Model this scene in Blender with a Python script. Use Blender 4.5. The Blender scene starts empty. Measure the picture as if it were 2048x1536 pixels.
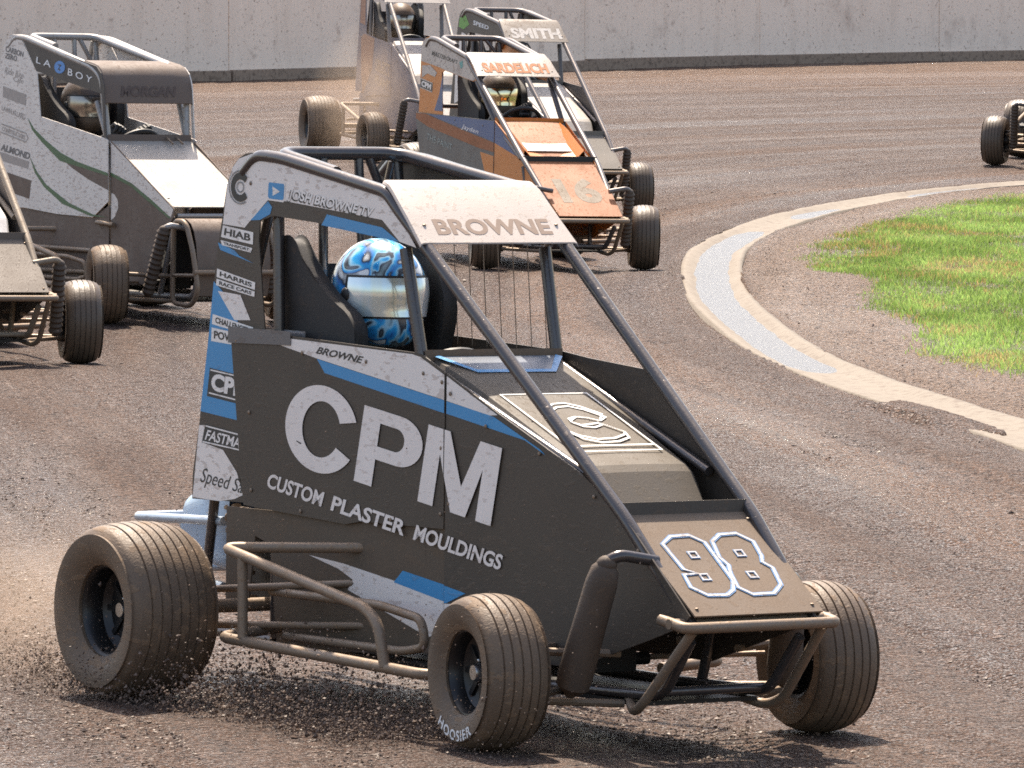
import bpy, bmesh, math, random
import numpy as np
from mathutils import Vector, Matrix, Euler
random.seed(7); RNG = np.random.default_rng(11)
SC = bpy.context.scene
COL = SC.collection
R = math.radians

# ------------------------------------------------------------------ camera, sky, sun, exposure
cam = bpy.data.cameras.new('camera'); cam.sensor_width = 36.0; cam.lens = 233.8
cam.clip_start = 0.5; cam.clip_end = 3000
co = bpy.data.objects.new('camera', cam); COL.objects.link(co)
co.location = (0, 0, 2.2); co.rotation_euler = (math.pi/2 - math.atan(958/13300), 0, 0)
SC.camera = co
SUN_EL, SUN_AZ = R(57), R(-9)          # azimuth measured from +Y (away from the camera), positive to the right
w = bpy.data.worlds.new('World'); SC.world = w; w.use_nodes = True
nt = w.node_tree; bg = nt.nodes['Background']
sky = nt.nodes.new('ShaderNodeTexSky'); sky.sky_type = 'NISHITA'; sky.sun_disc = False
sky.sun_elevation = SUN_EL; sky.sun_rotation = SUN_AZ; sky.air_density = 1.0; sky.dust_density = 2.5; sky.ozone_density = 1.0
nt.links.new(sky.outputs[0], bg.inputs[0]); bg.inputs[1].default_value = 0.15
sl = bpy.data.lights.new('sun', 'SUN'); sl.energy = 4.6; sl.angle = R(0.53); sl.color = (1, .95, .87)
so = bpy.data.objects.new('sun', sl); COL.objects.link(so)
sd = Vector((math.sin(SUN_AZ)*math.cos(SUN_EL), math.cos(SUN_AZ)*math.cos(SUN_EL), math.sin(SUN_EL)))
so.location = sd*60; so.rotation_euler = sd.to_track_quat('Z', 'Y').to_euler()
SC.view_settings.view_transform = 'Standard'; SC.view_settings.look = 'None'
SC.view_settings.gamma = 1; SC.view_settings.use_curve_mapping = False
SC.view_settings.exposure = 1.1
SC.view_settings.use_white_balance = True; SC.view_settings.white_balance_temperature = 7300; SC.view_settings.white_balance_tint = 12
SC.render.engine = 'CYCLES'
SC.cycles.max_bounces = 6; SC.cycles.use_denoising = False
SC.cycles.sample_clamp_indirect = 8.0; SC.cycles.filter_width = 1.7

# ------------------------------------------------------------------ helpers: objects
def link(name, me, parent=None):
    o = bpy.data.objects.new(name, me); COL.objects.link(o); o.parent = parent; return o
def tag(o, label, cat, group=None):
    o['label'] = label; o['category'] = cat
    if group: o['group'] = group
    return o
def struct(o, kind='structure', label=None):
    o['kind'] = kind
    if label: o['label'] = label
    return o
def empty(name, loc=(0, 0, 0), rot=(0, 0, 0), parent=None):
    o = link(name, None, parent); o.location = loc; o.rotation_euler = rot; o.empty_display_size = .1; return o

def fillet(P, r=.05, n=5, closed=False):
    P = [Vector(p) for p in P]; out = []
    N = len(P)
    for i, p in enumerate(P):
        if not closed and i in (0, N-1): out.append(p); continue
        a, b = P[i-1], P[(i+1) % N]
        da, db = (a-p), (b-p); la, lb = da.length, db.length
        k = min(r, la*.45, lb*.45)
        A, B = p+da/la*k, p+db/lb*k
        for j in range(n+1):
            t = j/n; out.append(A*(1-t)**2+p*2*t*(1-t)+B*t*t)
    return out

class MB:
    def __init__(s): s.v = []; s.f = []
    def add(s, vs, fs):
        k = len(s.v); s.v += [tuple(p) for p in vs]; s.f += [tuple(i+k for i in f) for f in fs]; return s
    def box(s, c, size, rot=None, taper=1.0):
        x, y, z = [d/2 for d in size]; M = Euler(rot).to_matrix() if rot else None
        vs = []
        for sz in (-1, 1):
            k = taper if sz > 0 else 1
            for sx, sy in ((-1, -1), (1, -1), (1, 1), (-1, 1)):
                p = Vector((sx*x*k, sy*y*k, sz*z))
                if M: p = M @ p
                vs.append(p+Vector(c))
        return s.add(vs, [(3, 2, 1, 0), (4, 5, 6, 7), (0, 1, 5, 4), (1, 2, 6, 5), (2, 3, 7, 6), (3, 0, 4, 7)])
    def tube(s, path, r, n=10, closed=False, radii=None, caps=True):
        P = [Vector(p) for p in path]; N = len(P)
        T = []
        for i in range(N):
            a = P[(i-1) % N] if (closed or i > 0) else P[i]; b = P[(i+1) % N] if (closed or i < N-1) else P[i]
            T.append((b-a).normalized())
        up = Vector((0, 0, 1)) if abs(T[0].z) < .9 else Vector((1, 0, 0))
        u = T[0].cross(up).normalized(); vs = []
        for i in range(N):
            u = (u-T[i]*u.dot(T[i])).normalized(); wv = T[i].cross(u); rr = radii[i] if radii else r
            for j in range(n):
                a = 2*math.pi*j/n; vs.append(P[i]+u*math.cos(a)*rr+wv*math.sin(a)*rr)
        fs = []
        for i in range(N if closed else N-1):
            k = (i+1) % N
            for j in range(n): fs.append((i*n+j, i*n+(j+1) % n, k*n+(j+1) % n, k*n+j))
        if caps and not closed:
            fs.append(tuple(range(n))[::-1]); fs.append(tuple((N-1)*n+j for j in range(n)))
        return s.add(vs, fs)
    def bar(s, a, b, r, n=10): return s.tube([a, b], r, n)
    def lathe(s, prof, n=48, closed=True):
        """profile [(r, y)] spun round the y axis"""
        m = len(prof); vs = []; fs = []
        for i in range(n):
            a = 2*math.pi*i/n; c, d = math.cos(a), math.sin(a)
            for r, y in prof: vs.append((r*c, y, r*d))
        for i in range(n):
            k = (i+1) % n
            for j in range(m if closed else m-1):
                l = (j+1) % m; fs.append((i*m+j, i*m+l, k*m+l, k*m+j))
        return s.add(vs, fs)
    def plate(s, poly, fn, t):
        n = len(poly); vs = [fn(p[0], p[1], 0) for p in poly]+[fn(p[0], p[1], -t) for p in poly]
        fs = [tuple(range(n)), tuple(range(2*n-1, n-1, -1))]
        for i in range(n): fs.append((i, (i+1) % n, n+(i+1) % n, n+i))
        return s.add(vs, fs)
    def flat(s, poly, fn, off): return s.add([fn(p[0], p[1], off) for p in poly], [tuple(range(len(poly)))])
    def stroke(s, path, fn, off, wd, closed=False):
        P = [Vector(p) for p in path]; N = len(P); a_ = []
        for i in range(N):
            a = P[(i-1) % N] if (closed or i) else P[i]; b = P[(i+1) % N] if (closed or i < N-1) else P[i]
            t = (b-a).normalized(); nrm = Vector((-t.y, t.x))
            a_ += [fn(*(P[i]+nrm*wd/2), off), fn(*(P[i]-nrm*wd/2), off)]
        fs = []
        for i in range(N if closed else N-1):
            k = (i+1) % N; fs.append((2*i, 2*i+1, 2*k+1, 2*k))
        return s.add(a_, fs)
    def sheet(s, rows, t=Vector((0, 0, -.004))):
        m, n = len(rows), len(rows[0]); t = Vector(t)
        top = [Vector(p) for r in rows for p in r]; k = m*n
        vs = top+[p+t for p in top]; fs = []
        for i in range(m-1):
            for j in range(n-1):
                a = i*n+j; q = (a, a+1, a+n+1, a+n); fs.append(q); fs.append(tuple(x+k for x in q[::-1]))
        def edge(ids):
            for a, b in zip(ids, ids[1:]): fs.append((a, b, b+k, a+k))
        edge(list(range(n))); edge([(m-1)*n+j for j in range(n)][::-1])
        edge([i*n for i in range(m)][::-1]); edge([i*n+n-1 for i in range(m)])
        return s.add(vs, fs)
    def ellip(s, c, r, n=16, m=10, rot=None):
        M = Euler(rot).to_matrix() if rot else Matrix.Identity(3); vs = []; fs = []
        for i in range(m+1):
            th = math.pi*i/m
            for j in range(n):
                ph = 2*math.pi*j/n
                vs.append(M @ Vector((r[0]*math.sin(th)*math.cos(ph), r[1]*math.sin(th)*math.sin(ph), r[2]*math.cos(th)))+Vector(c))
        for i in range(m):
            for j in range(n): fs.append((i*n+j, (i+1)*n+j, (i+1)*n+(j+1) % n, i*n+(j+1) % n))
        return s.add(vs, fs)
    def mesh(s, name, mat, smooth=True, angle=38):
        me = bpy.data.meshes.new(name); me.from_pydata(s.v, [], s.f)
        if mat: me.materials.append(mat)
        if smooth:
            me.polygons.foreach_set('use_smooth', [True]*len(me.polygons)); me.set_sharp_from_angle(angle=R(angle))
        me.update(); return me
    def build(s, name, mat, parent=None, smooth=True, bevel=0, angle=38):
        o = link(name, s.mesh(name, mat, smooth, angle), parent)
        if bevel:
            b = o.modifiers.new('bevel', 'BEVEL'); b.width = bevel; b.segments = 2; b.limit_method = 'ANGLE'; b.angle_limit = R(40)
        return o

_txt = {}
def text_geo(body, bold=0.0, shear=0.0, space=1.0):
    k = (body, bold, shear, space)
    if k not in _txt:
        c = bpy.data.curves.new('t', 'FONT'); c.body = body; c.offset = bold; c.shear = shear; c.space_character = space; c.resolution_u = 4
        o = bpy.data.objects.new('t', c); COL.objects.link(o); bpy.context.view_layer.update()
        me = bpy.data.meshes.new_from_object(o.evaluated_get(bpy.context.evaluated_depsgraph_get()))
        V = [(v.co.x, v.co.y) for v in me.vertices]; F = [tuple(p.vertices) for p in me.polygons]
        bpy.data.objects.remove(o); bpy.data.curves.remove(c); bpy.data.meshes.remove(me)
        x0, x1 = min(v[0] for v in V), max(v[0] for v in V); y0, y1 = min(v[1] for v in V), max(v[1] for v in V)
        _txt[k] = ([((v[0]-x0)/(x1-x0), (v[1]-y0)/(y1-y0)) for v in V], F)
    return _txt[k]
def text(name, body, fn, bl, br, tl, tr, mat, parent, off=.0025, bold=0.0, shear=0.0, space=1.0):
    V, F = text_geo(body, bold, shear, space)
    out = []
    for u, v in V:
        p = [(bl[i]*(1-u)+br[i]*u)*(1-v)+(tl[i]*(1-u)+tr[i]*u)*v for i in (0, 1)]
        out.append(fn(p[0], p[1], off))
    return MB().add(out, F).build(name, mat, parent, smooth=False)

# ------------------------------------------------------------------ helpers: materials
class NT:
    def __init__(s, name):
        s.m = bpy.data.materials.new(name); s.m.use_nodes = True; s.t = s.m.node_tree; s.p = s.t.nodes['Principled BSDF']
    def n(s, typ, **kw):
        nd = s.t.nodes.new('ShaderNode'+typ)
        for k, v in kw.items():
            if k.startswith('i_'): nd.inputs[k[2:].replace('_', ' ')].default_value = v
            else: setattr(nd, k, v)
        return nd
    def l(s, a, b): s.t.links.new(a, b)
    def ramp(s, fac, stops, interp='LINEAR'):
        r = s.n('ValToRGB'); r.color_ramp.interpolation = interp; e = r.color_ramp.elements
        while len(e) < len(stops): e.new(.5)
        for el, (p, c) in zip(e, stops):
            el.position = p; el.color = c if len(c) == 4 else (*c, 1)
        s.l(fac, r.inputs[0]); return r.outputs[0]
    def mix(s, fac, a, b, blend='MIX'):
        m = s.n('Mix', data_type='RGBA', blend_type=blend)
        for soc, v in ((m.inputs[0], fac), (m.inputs[6], a), (m.inputs[7], b)):
            if hasattr(v, 'is_linked'): s.l(v, soc)
            elif isinstance(v, (int, float)): soc.default_value = v
            else: soc.default_value = (*v, 1)
        return m.outputs[2]
    def math(s, op, a, b=0.0, c=None):
        m = s.n('Math', operation=op)
        for soc, v in zip(m.inputs, (a, b, c if c is not None else 0.0)):
            if hasattr(v, 'is_linked'): s.l(v, soc)
            else: soc.default_value = v
        return m.outputs[0]
    def noise(s, vec, scale, detail=3, rough=.55, out=0):
        x = s.n('TexNoise'); x.inputs['Scale'].default_value = scale; x.inputs['Detail'].default_value = detail; x.inputs['Roughness'].default_value = rough
        if vec is not None: s.l(vec, x.inputs['Vector'])
        return x.outputs[out]
    def obj(s, scale=(1, 1, 1)):
        tc = s.n('TexCoord'); mp = s.n('Mapping'); mp.inputs['Scale'].default_value = scale; s.l(tc.outputs['Object'], mp.inputs[0]); return mp.outputs[0]
    def bump(s, h, strength=.3, dist=.01):
        b = s.n('Bump'); b.inputs['Strength'].default_value = strength; b.inputs['Distance'].default_value = dist; s.l(h, b.inputs['Height']); s.l(b.outputs[0], s.p.inputs['Normal'])
    def set(s, **kw):
        for k, v in kw.items(): s.p.inputs[k.replace('_', ' ')].default_value = (*v, 1) if isinstance(v, tuple) and len(v) == 3 else v
MUD = (.17, .115, .078)
_mats = {}
def paint(name, col, mud=.35, rough=.4, metal=0.0, film=.15, mudcol=MUD, fine=55, coat=0.0, wet=.5, blot=.7, cake=1):
    """painted or bare surface with a film of dust and thrown mud: broad patches, fine spatter"""
    if name in _mats: return _mats[name]
    N = NT(name); v = N.obj()
    a = N.noise(v, 5.0, 5, .62); b = N.noise(N.obj((.45, 1, 1.2)), fine, 2, .5); c = N.noise(v, 170, 1)
    patch = N.ramp(a, [(.60-.32*mud, (0, 0, 0)), (.80-.32*mud, (1, 1, 1))])
    spat = N.ramp(b, [(.645-.16*mud, (0, 0, 0)), (.70-.16*mud, (1, 1, 1))])
    m = N.math('MAXIMUM', N.math('MULTIPLY', patch, blot), N.math('MULTIPLY', spat, min(1, .35+mud)))
    m = N.math('MULTIPLY', m, min(1, .45+mud*.6)); dust = N.math('MULTIPLY_ADD', N.noise(N.obj((1, 1, .45)), 9, 4, .7), film*1.5, film*.25); m = N.math('MAXIMUM', m, dust)
    mc = N.mix(c, tuple(x*.75 for x in mudcol), tuple(x*1.2 for x in mudcol))
    N.l(N.mix(m, col, mc), N.p.inputs['Base Color'])
    r = N.math('MULTIPLY_ADD', m, .42, rough); r = N.math('SUBTRACT', r, N.math('MULTIPLY', N.ramp(c, [(.62, (0, 0, 0)), (.70, (1, 1, 1))]), .35*wet)); N.l(r, N.p.inputs['Roughness']); N.l(N.math('MULTIPLY_ADD', m, -.38, .5), N.p.inputs['Specular IOR Level'])
    N.set(Metallic=metal, Coat_Weight=coat, Coat_Roughness=.15)
    N.bump(N.math('ADD', N.math('ADD', N.math('MULTIPLY', m, .8*cake), N.math('MULTIPLY', c, .25*cake)), N.math('MULTIPLY', N.noise(v, 3.2, 1), 5.0 if cake == 1 else .5)), .4, .003)
    _mats[name] = N.m; return N.m
def plain(name, col, rough=.5, metal=0.0, **kw):
    if name in _mats: return _mats[name]
    N = NT(name); v = N.obj(); n_ = N.noise(v, 40, 3)
    N.l(N.mix(n_, tuple(c*.8 for c in col), tuple(min(1, c*1.2) for c in col)), N.p.inputs['Base Color'])
    N.set(Roughness=rough, Metallic=metal, **kw); _mats[name] = N.m; return N.m

# ------------------------------------------------------------------ where the cars stand (x, y, z), yaw, roll, pitch, steer
POSE = {
 'near':   ((-.556, 18.986, -.044), -56.0, -1.41, -.76, -8),
 'white':  ((-2.542, 36.496, 0), -58.6, -1.4, 0, -20),
 'left':   ((-3.227, 33.40, 0), -66.7, -1.4, 0, -12),
 'orange': ((-.235, 41.70, 0), -69.9, -1.4, 0, -17),
 'smith':  ((-.163, 48.59, 0), -67.8, -1.4, 0, -12),
 'sel':    ((-1.074, 58.53, 0), -76.0, -1.4, 0, 4),
 'far':    ((5.03, 57.55, 0), -104.9, -1.4, 0, 0),
}
SIZE = {'left': .984, 'orange': .9565, 'smith': .935, 'sel': 1.038, 'far': 1.012}   # the cars are not all one size
WB, TF, TR, DF, DR, WF, WR = 1.675, .535, .612, .413, .498, .18, .275
def pose_matrix(k):
    T, yaw, roll, pitch, _ = POSE[k]
    return Matrix.Translation(T) @ Euler((R(roll), R(pitch), R(yaw))).to_matrix().to_4x4() @ Matrix.Scale(SIZE.get(k, 1), 4)

# ground height: a gently uneven clay surface that carries every wheel
_cp = []
for k in POSE:
    M = pose_matrix(k)
    for p in ((0, -TR), (0, TR), (WB, -TF), (WB, TF)):
        q = M @ Vector((p[0], p[1], 0)); _cp.append((q.x, q.y, q.z))
_cp = np.array(_cp)
_anch = np.array([(x, y, 0.0) for x, y in ((2.03, 28.2), (1.34, 33), (1.2, 40), (1.6, 45), (2.5, 49), (4.2, 53), (-5, 20), (5, 20), (-8, 30), (-9, 50), (-4, 45), (-6, 65), (0, 66), (6, 65), (-3, 25), (0, 28), (8, 40))])
_ctl = np.concatenate([_cp, _anch])
def _kern(d2): return np.exp(-d2/(2*1.5**2))
_A = _kern(((_ctl[:, None, :2]-_ctl[None, :, :2])**2).sum(-1))
_W = np.linalg.solve(_A+np.eye(len(_ctl))*2e-4, _ctl[:, 2])
def base_h(x, y):
    x = np.asarray(x, float); y = np.asarray(y, float); h = np.zeros_like(x)
    for (cx, cy, _), wt in zip(_ctl, _W): h = h+wt*_kern((x-cx)**2+(y-cy)**2)
    return h

def _hash(ix, iy, s):
    n = (ix.astype(np.int64)*374761393+iy.astype(np.int64)*668265263+s*974634) & 0x7fffffff
    n = ((n ^ (n >> 13))*1274126177) & 0x7fffffff
    return ((n ^ (n >> 16)) & 0xffff)/65535.0
def vnoise(x, y, s=0):
    ix, iy = np.floor(x), np.floor(y); fx, fy = x-ix, y-iy; fx = fx*fx*(3-2*fx); fy = fy*fy*(3-2*fy)
    a, b, c, d = _hash(ix, iy, s), _hash(ix+1, iy, s), _hash(ix, iy+1, s), _hash(ix+1, iy+1, s)
    return (a*(1-fx)+b*fx)*(1-fy)+(c*(1-fx)+d*fx)*fy-.5
def fbm(x, y, s=0, o=4):
    h = 0; a = 1.0
    for i in range(o): h = h+a*vnoise(x*2**i, y*2**i, s+i); a *= .5
    return h

# ------------------------------------------------------------------ concrete gutter line
_K = [(8, -2), (6, 6), (4.6, 12.5), (3.7, 17.5), (2.95, 22), (2.45, 25.5), (2.03, 28.2), (1.70, 30), (1.48, 31.6), (1.345, 33), (1.22, 35.5), (1.165, 37.5), (1.205, 40.1), (1.275, 41.8), (1.36, 43), (1.60, 44.9), (2.025, 47.2), (2.5, 49), (3.2, 51), (4.2, 53), (5.6, 55.3), (8, 58.3), (12, 62), (18, 66), (26, 69)]
def catmull(P, step):
    P = [np.array(p, float) for p in P]; P = [2*P[0]-P[1]]+P+[2*P[-1]-P[-2]]; out = []
    for i in range(1, len(P)-2):
        a, b, c, d = P[i-1:i+3]; n = max(2, int(np.linalg.norm(c-b)/step))
        for j in range(n):
            t = j/n; out.append(.5*((2*b)+(c-a)*t+(2*a-5*b+4*c-d)*t*t+(3*b-a-3*c+d)*t**3))
    out.append(P[-2]); return np.array(out)
KERB = catmull(_K, .15)
_kt = np.gradient(KERB, axis=0); _kt /= np.linalg.norm(_kt, axis=1)[:, None]
_kn = np.stack([-_kt[:, 1], _kt[:, 0]], 1)           # points to the track (left)
_ks = np.concatenate([[0], np.cumsum(np.linalg.norm(np.diff(KERB, axis=0), axis=1))])
def kerb_coords(x, y):
    """(across, along): signed distance from the gutter's middle, + on the racing side, and arc length"""
    P = np.stack([np.ravel(x), np.ravel(y)], 1); A = np.empty(len(P)); S = np.empty(len(P))
    K2 = KERB[::3]; n2 = _kn[::3]; s2 = _ks[::3]; t2 = _kt[::3]
    for i in range(0, len(P), 20000):
        q = P[i:i+20000]; d = q[:, None, :]-K2[None]; j = (d**2).sum(-1).argmin(1)
        e = q-K2[j]; A[i:i+20000] = (e*n2[j]).sum(1); al = (e*t2[j]).sum(1); S[i:i+20000] = s2[j]+al
        far = np.linalg.norm(e, axis=1) > .5
        A[i:i+20000][far] = np.sign(A[i:i+20000][far])*np.linalg.norm(e[far], axis=1)
    return A.reshape(np.shape(x)), S.reshape(np.shape(x))
KW = .185

def grid_mesh(name, X, Y, Z, mat, uv=None):
    m, n = X.shape; me = bpy.data.meshes.new(name)
    co_ = np.stack([X, Y, Z], -1).reshape(-1, 3).astype(np.float32)
    idx = np.arange(m*n).reshape(m, n); q = np.stack([idx[:-1, :-1], idx[:-1, 1:], idx[1:, 1:], idx[1:, :-1]], -1).reshape(-1, 4)
    return np_mesh(me, co_, q, mat, uv)
def np_mesh(me, co_, faces, mat, uv=None, smooth=True):
    k = faces.shape[1]; nf = len(faces)
    me.vertices.add(len(co_)); me.vertices.foreach_set('co', np.ascontiguousarray(co_, np.float32).ravel())
    me.loops.add(nf*k); me.loops.foreach_set('vertex_index', faces.astype(np.int32).ravel())
    me.polygons.add(nf); me.polygons.foreach_set('loop_start', np.arange(0, nf*k, k, dtype=np.int32))
    me.polygons.foreach_set('use_smooth', np.full(nf, smooth))
    if uv is not None:
        L = me.uv_layers.new(name='track'); L.data.foreach_set('uv', uv.reshape(-1, 2)[faces.ravel()].astype(np.float32).ravel())
    me.materials.append(mat); me.update(calc_edges=True); return me

def inside(px, py, poly):
    c = np.zeros(len(px), bool); j = len(poly)-1
    for i in range(len(poly)):
        xi, yi = poly[i]; xj, yj = poly[j]
        c ^= ((yi > py) != (yj > py)) & (px < (xj-xi)*(py-yi)/(yj-yi+1e-12)+xi); j = i
    return c
GP = [(1.95, 43.6), (2.2, 44.6), (2.46, 45.6), (2.92, 47.79), (3.38, 49.36), (3.86, 50.3), (5.2, 52.0), (8, 54.5), (12.5, 57), (12.5, 29), (5, 30), (3.2, 30.9), (2.42, 31.44), (2.18, 31.77), (2.04, 32.6), (2.0, 33.6), (2.14, 34.3), (2.20, 35.2), (1.97, 36.4), (2.10, 38.3), (2.02, 39.4), (1.86, 40.3), (1.84, 42)]
# ------------------------------------------------------------------ clay track
def clay_material():
    N = NT('wet_clay'); uvn = N.n('UVMap'); uvn.uv_map = 'track'
    def uv(sx, sy):
        mp = N.n('Mapping'); mp.inputs['Scale'].default_value = (sx, sy, 1); N.l(uvn.outputs[0], mp.inputs[0]); return mp.outputs[0]
    sep = N.n('SeparateXYZ'); N.l(uvn.outputs[0], sep.inputs[0]); across = sep.outputs[0]
    o = N.obj()
    lane = N.noise(uv(.9, .045), 1.0, 4, .6)          # long streaks along the racing line
    lane2 = N.noise(uv(5.5, .22), 1.0, 4, .6)
    blot = N.noise(o, .55, 4, .6)
    grain = N.noise(o, 42, 3, .7); grit = N.noise(o, 120, 2, .6)
    vor = N.n('TexVoronoi'); vor.inputs['Scale'].default_value = 42; N.l(o, vor.inputs['Vector'])
    dry = N.mix(blot, (.124, .075, .054), (.158, .098, .070))
    wet = N.mix(blot, (.070, .045, .037), (.096, .062, .051))
    k = N.ramp(N.math('ADD', N.math('MULTIPLY', lane, .62), N.math('MULTIPLY', lane2, .40)), [(.38, (0, 0, 0)), (.62, (1, 1, 1))])
    colr = N.mix(k, wet, dry)
    # powdery orange-tan strip towards the outer wall, and the loose cushion a few metres out
    far = N.ramp(N.math('MULTIPLY_ADD', N.math('SUBTRACT', lane2, .5), 6.0, across), [(0, (0, 0, 0)), (1, (1, 1, 1))])
    ms = N.n('MapRange'); ms.inputs['From Min'].default_value = 17; ms.inputs['From Max'].default_value = 24
    N.l(N.math('MULTIPLY_ADD', N.math('SUBTRACT', lane2, .5), 5.0, across), ms.inputs['Value'])
    colr = N.mix(N.math('MULTIPLY', ms.outputs[0], .8), colr, (.20, .115, .070))
    ru = N.n('MapRange'); ru.interpolation_type = 'SMOOTHERSTEP'
    ru.inputs['From Min'].default_value = .45; ru.inputs['From Max'].default_value = .0
    N.l(N.math('ABSOLUTE', N.math('SUBTRACT', N.math('MULTIPLY_ADD', N.math('SUBTRACT', lane2, .5), 1.1, across), .95)), ru.inputs['Value'])
    colr = N.mix(N.math('MULTIPLY', ru.outputs[0], .75), colr, (.18, .098, .058))
    # dry trodden verge inside the gutter
    vg = N.n('MapRange'); vg.inputs['From Min'].default_value = -.12; vg.inputs['From Max'].default_value = -.25; N.l(across, vg.inputs['Value'])
    colr = N.mix(vg.outputs[0], colr, N.mix(blot, (.215, .145, .106), (.265, .182, .132)))
    tf_ = N.n('Attribute'); tf_.attribute_name = 'turf'
    colr = N.mix(N.math('MULTIPLY', tf_.outputs['Fac'], N.ramp(N.noise(o, 7, 4, .7), [(.35, (.25,)*3), (.6, (.95,)*3)])), colr, N.mix(N.noise(o, 30, 2), (.07, .10, .028), (.17, .21, .06)))
    # pale scuffs drawn out by the tyres
    lane3 = N.noise(uv(17, .5), 1.0, 3, .6); colr = N.mix(N.math('MULTIPLY', N.ramp(lane3, [(.56, (0, 0, 0)), (.68, (1, 1, 1))]), .45), colr, (.23, .17, .142))
    # crumb colour
    colr = N.mix(N.ramp(grain, [(.40, (1, 1, 1)), (.54, (0, 0, 0))]), colr, (.034, .022, .018))
    colr = N.mix(N.ramp(grit, [(.60, (0, 0, 0)), (.70, (.7, .7, .7))]), colr, (.22, .168, .14))
    N.l(colr, N.p.inputs['Base Color'])
    sheen = N.ramp(N.math('ADD', N.math('MULTIPLY', lane, .5), N.math('MULTIPLY', N.noise(uv(2.2, .12), 1, 3), .5)), [(.40, (.24,)*3), (.62, (.55,)*3)])
    glint = N.ramp(N.noise(o, 120, 1), [(.52, (0, 0, 0)), (.60, (1, 1, 1))])
    wetk = N.ramp(sheen, [(.24, (1, 1, 1)), (.55, (.25,)*3)])
    gk = N.math('MULTIPLY', glint, wetk)
    wz = N.ramp(N.math('ADD', N.math('MULTIPLY', N.noise(uv(1.6, .10), 1, 4), .7), N.math('MULTIPLY', blot, .3)), [(.50, (0, 0, 0)), (.70, (1, 1, 1))])
    N.l(N.math('SUBTRACT', N.math('MULTIPLY_ADD', wz, -.18, .82), N.math('MULTIPLY', gk, .50)), N.p.inputs['Roughness']); N.l(N.math('ADD', N.math('MULTIPLY_ADD', gk, .70, .06), N.math('MULTIPLY', wz, .17)), N.p.inputs['Specular IOR Level'])
    h = N.math('ADD', N.math('MULTIPLY', grain, 1.0), N.math('MULTIPLY', vor.outputs['Distance'], .5))
    h = N.math('ADD', h, N.math('MULTIPLY', grit, .45)); h = N.math('ADD', h, N.math('MULTIPLY', N.noise(o, 14, 3), 1.2))
    N.bump(h, 1.0, .045)
    return N.m
CLAY = clay_material()
def plain_ground():
    N = NT('outer_dirt'); o = N.obj(); a = N.noise(o, .3, 5); b = N.noise(o, 25, 3)
    N.l(N.mix(b, N.mix(a, (.20, .14, .10), (.27, .19, .13)), (.11, .08, .06)), N.p.inputs['Base Color']); N.set(Roughness=.9); N.bump(b, .6, .02); return N.m
g = MB().add([(-900, -300, -.35), (900, -300, -.35), (900, 1500, -.35), (-900, 1500, -.35)], [(0, 1, 2, 3)]).build('ground', plain_ground(), smooth=False); struct(g)
ys = 9*np.exp(np.linspace(0, math.log(112/9), 860)); xs = np.concatenate([np.linspace(-22, -5, 70)[:-1], np.linspace(-5, 5, 420), np.linspace(5, 22, 70)[1:]])
X, Y = np.meshgrid(xs, ys); AC, AL = kerb_coords(X, Y)
Zb = base_h(X, Y)
rough_k = np.clip((AC-.1)/.8, 0, 1)
rut = .014*fbm(AC*9, AL*.22, 39, 2)+.016*fbm(AC*1.3, AL*.09, 3, 3)+.012*fbm(AC*5, AL*.5, 9, 3)
Z = Zb+rut*(.35+.65*rough_k)+.010*fbm(X*5, Y*5, 21, 3)
Z += .02*np.exp(-((AC-.55)/.28)**2)*(.6+fbm(AL*.7, AC*2, 33, 3))           # loose clay pushed up beside the gutter
near_c = np.zeros_like(X)                                # under the tyres the clay is pressed level
for cx_, cy_, _ in _cp: near_c = np.maximum(near_c, np.exp(-(((X-cx_)/.28)**2+((Y-cy_)/.34)**2)))
Z = Zb+(Z-Zb)*(1-near_c)+.004*near_c-.004
in_k = np.abs(AC) < KW-.02
edge_ = np.exp(-((np.abs(AC)-KW)/.07)**2)
Z = np.where(in_k, Zb-.09, Z*(1-edge_)+edge_*(Zb-.001+.012*fbm(AL*1.3, AC*3, 66, 3)))
# mud that has slid over the near end of the gutter
slide = np.clip(1.6*np.exp(-((AL-np.interp(28.6, KERB[:, 1], _ks))/.9)**2)*(1+.9*fbm(AC*6, AL*2, 81, 3))-.5, 0, 1)*np.clip((AC-.01)/.12, 0, 1)
Z = np.where((np.abs(AC) < KW+.10) & (slide > .02), np.maximum(Z, Zb+.034*slide+.006*fbm(X*9, Y*9, 4, 2)), Z)
trk = link('dirt_track', grid_mesh('dirt_track', X, Y, Z, CLAY, np.stack([AC, AL], -1))); struct(trk)
_xr, _yr = X.ravel(), Y.ravel(); turf = np.zeros(len(_xr))                   # low turf matting the soil where the grass grows
_sel = (_xr > 1.5) & (_yr > 28) & (_yr < 58); _xs, _ys = _xr[_sel], _yr[_sel]
turf[_sel] = inside(_xs+.18*fbm(_xs*2.5, _ys*1.2, 50, 3), _ys+.6*fbm(_xs*2.5, _ys*1.2, 60, 3), GP)*np.clip((-AC.ravel()[_sel]-.42)/.5, 0, 1)
_at = trk.data.attributes.new('turf', 'FLOAT', 'POINT'); _at.data.foreach_set('value', turf.astype(np.float32))

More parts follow.
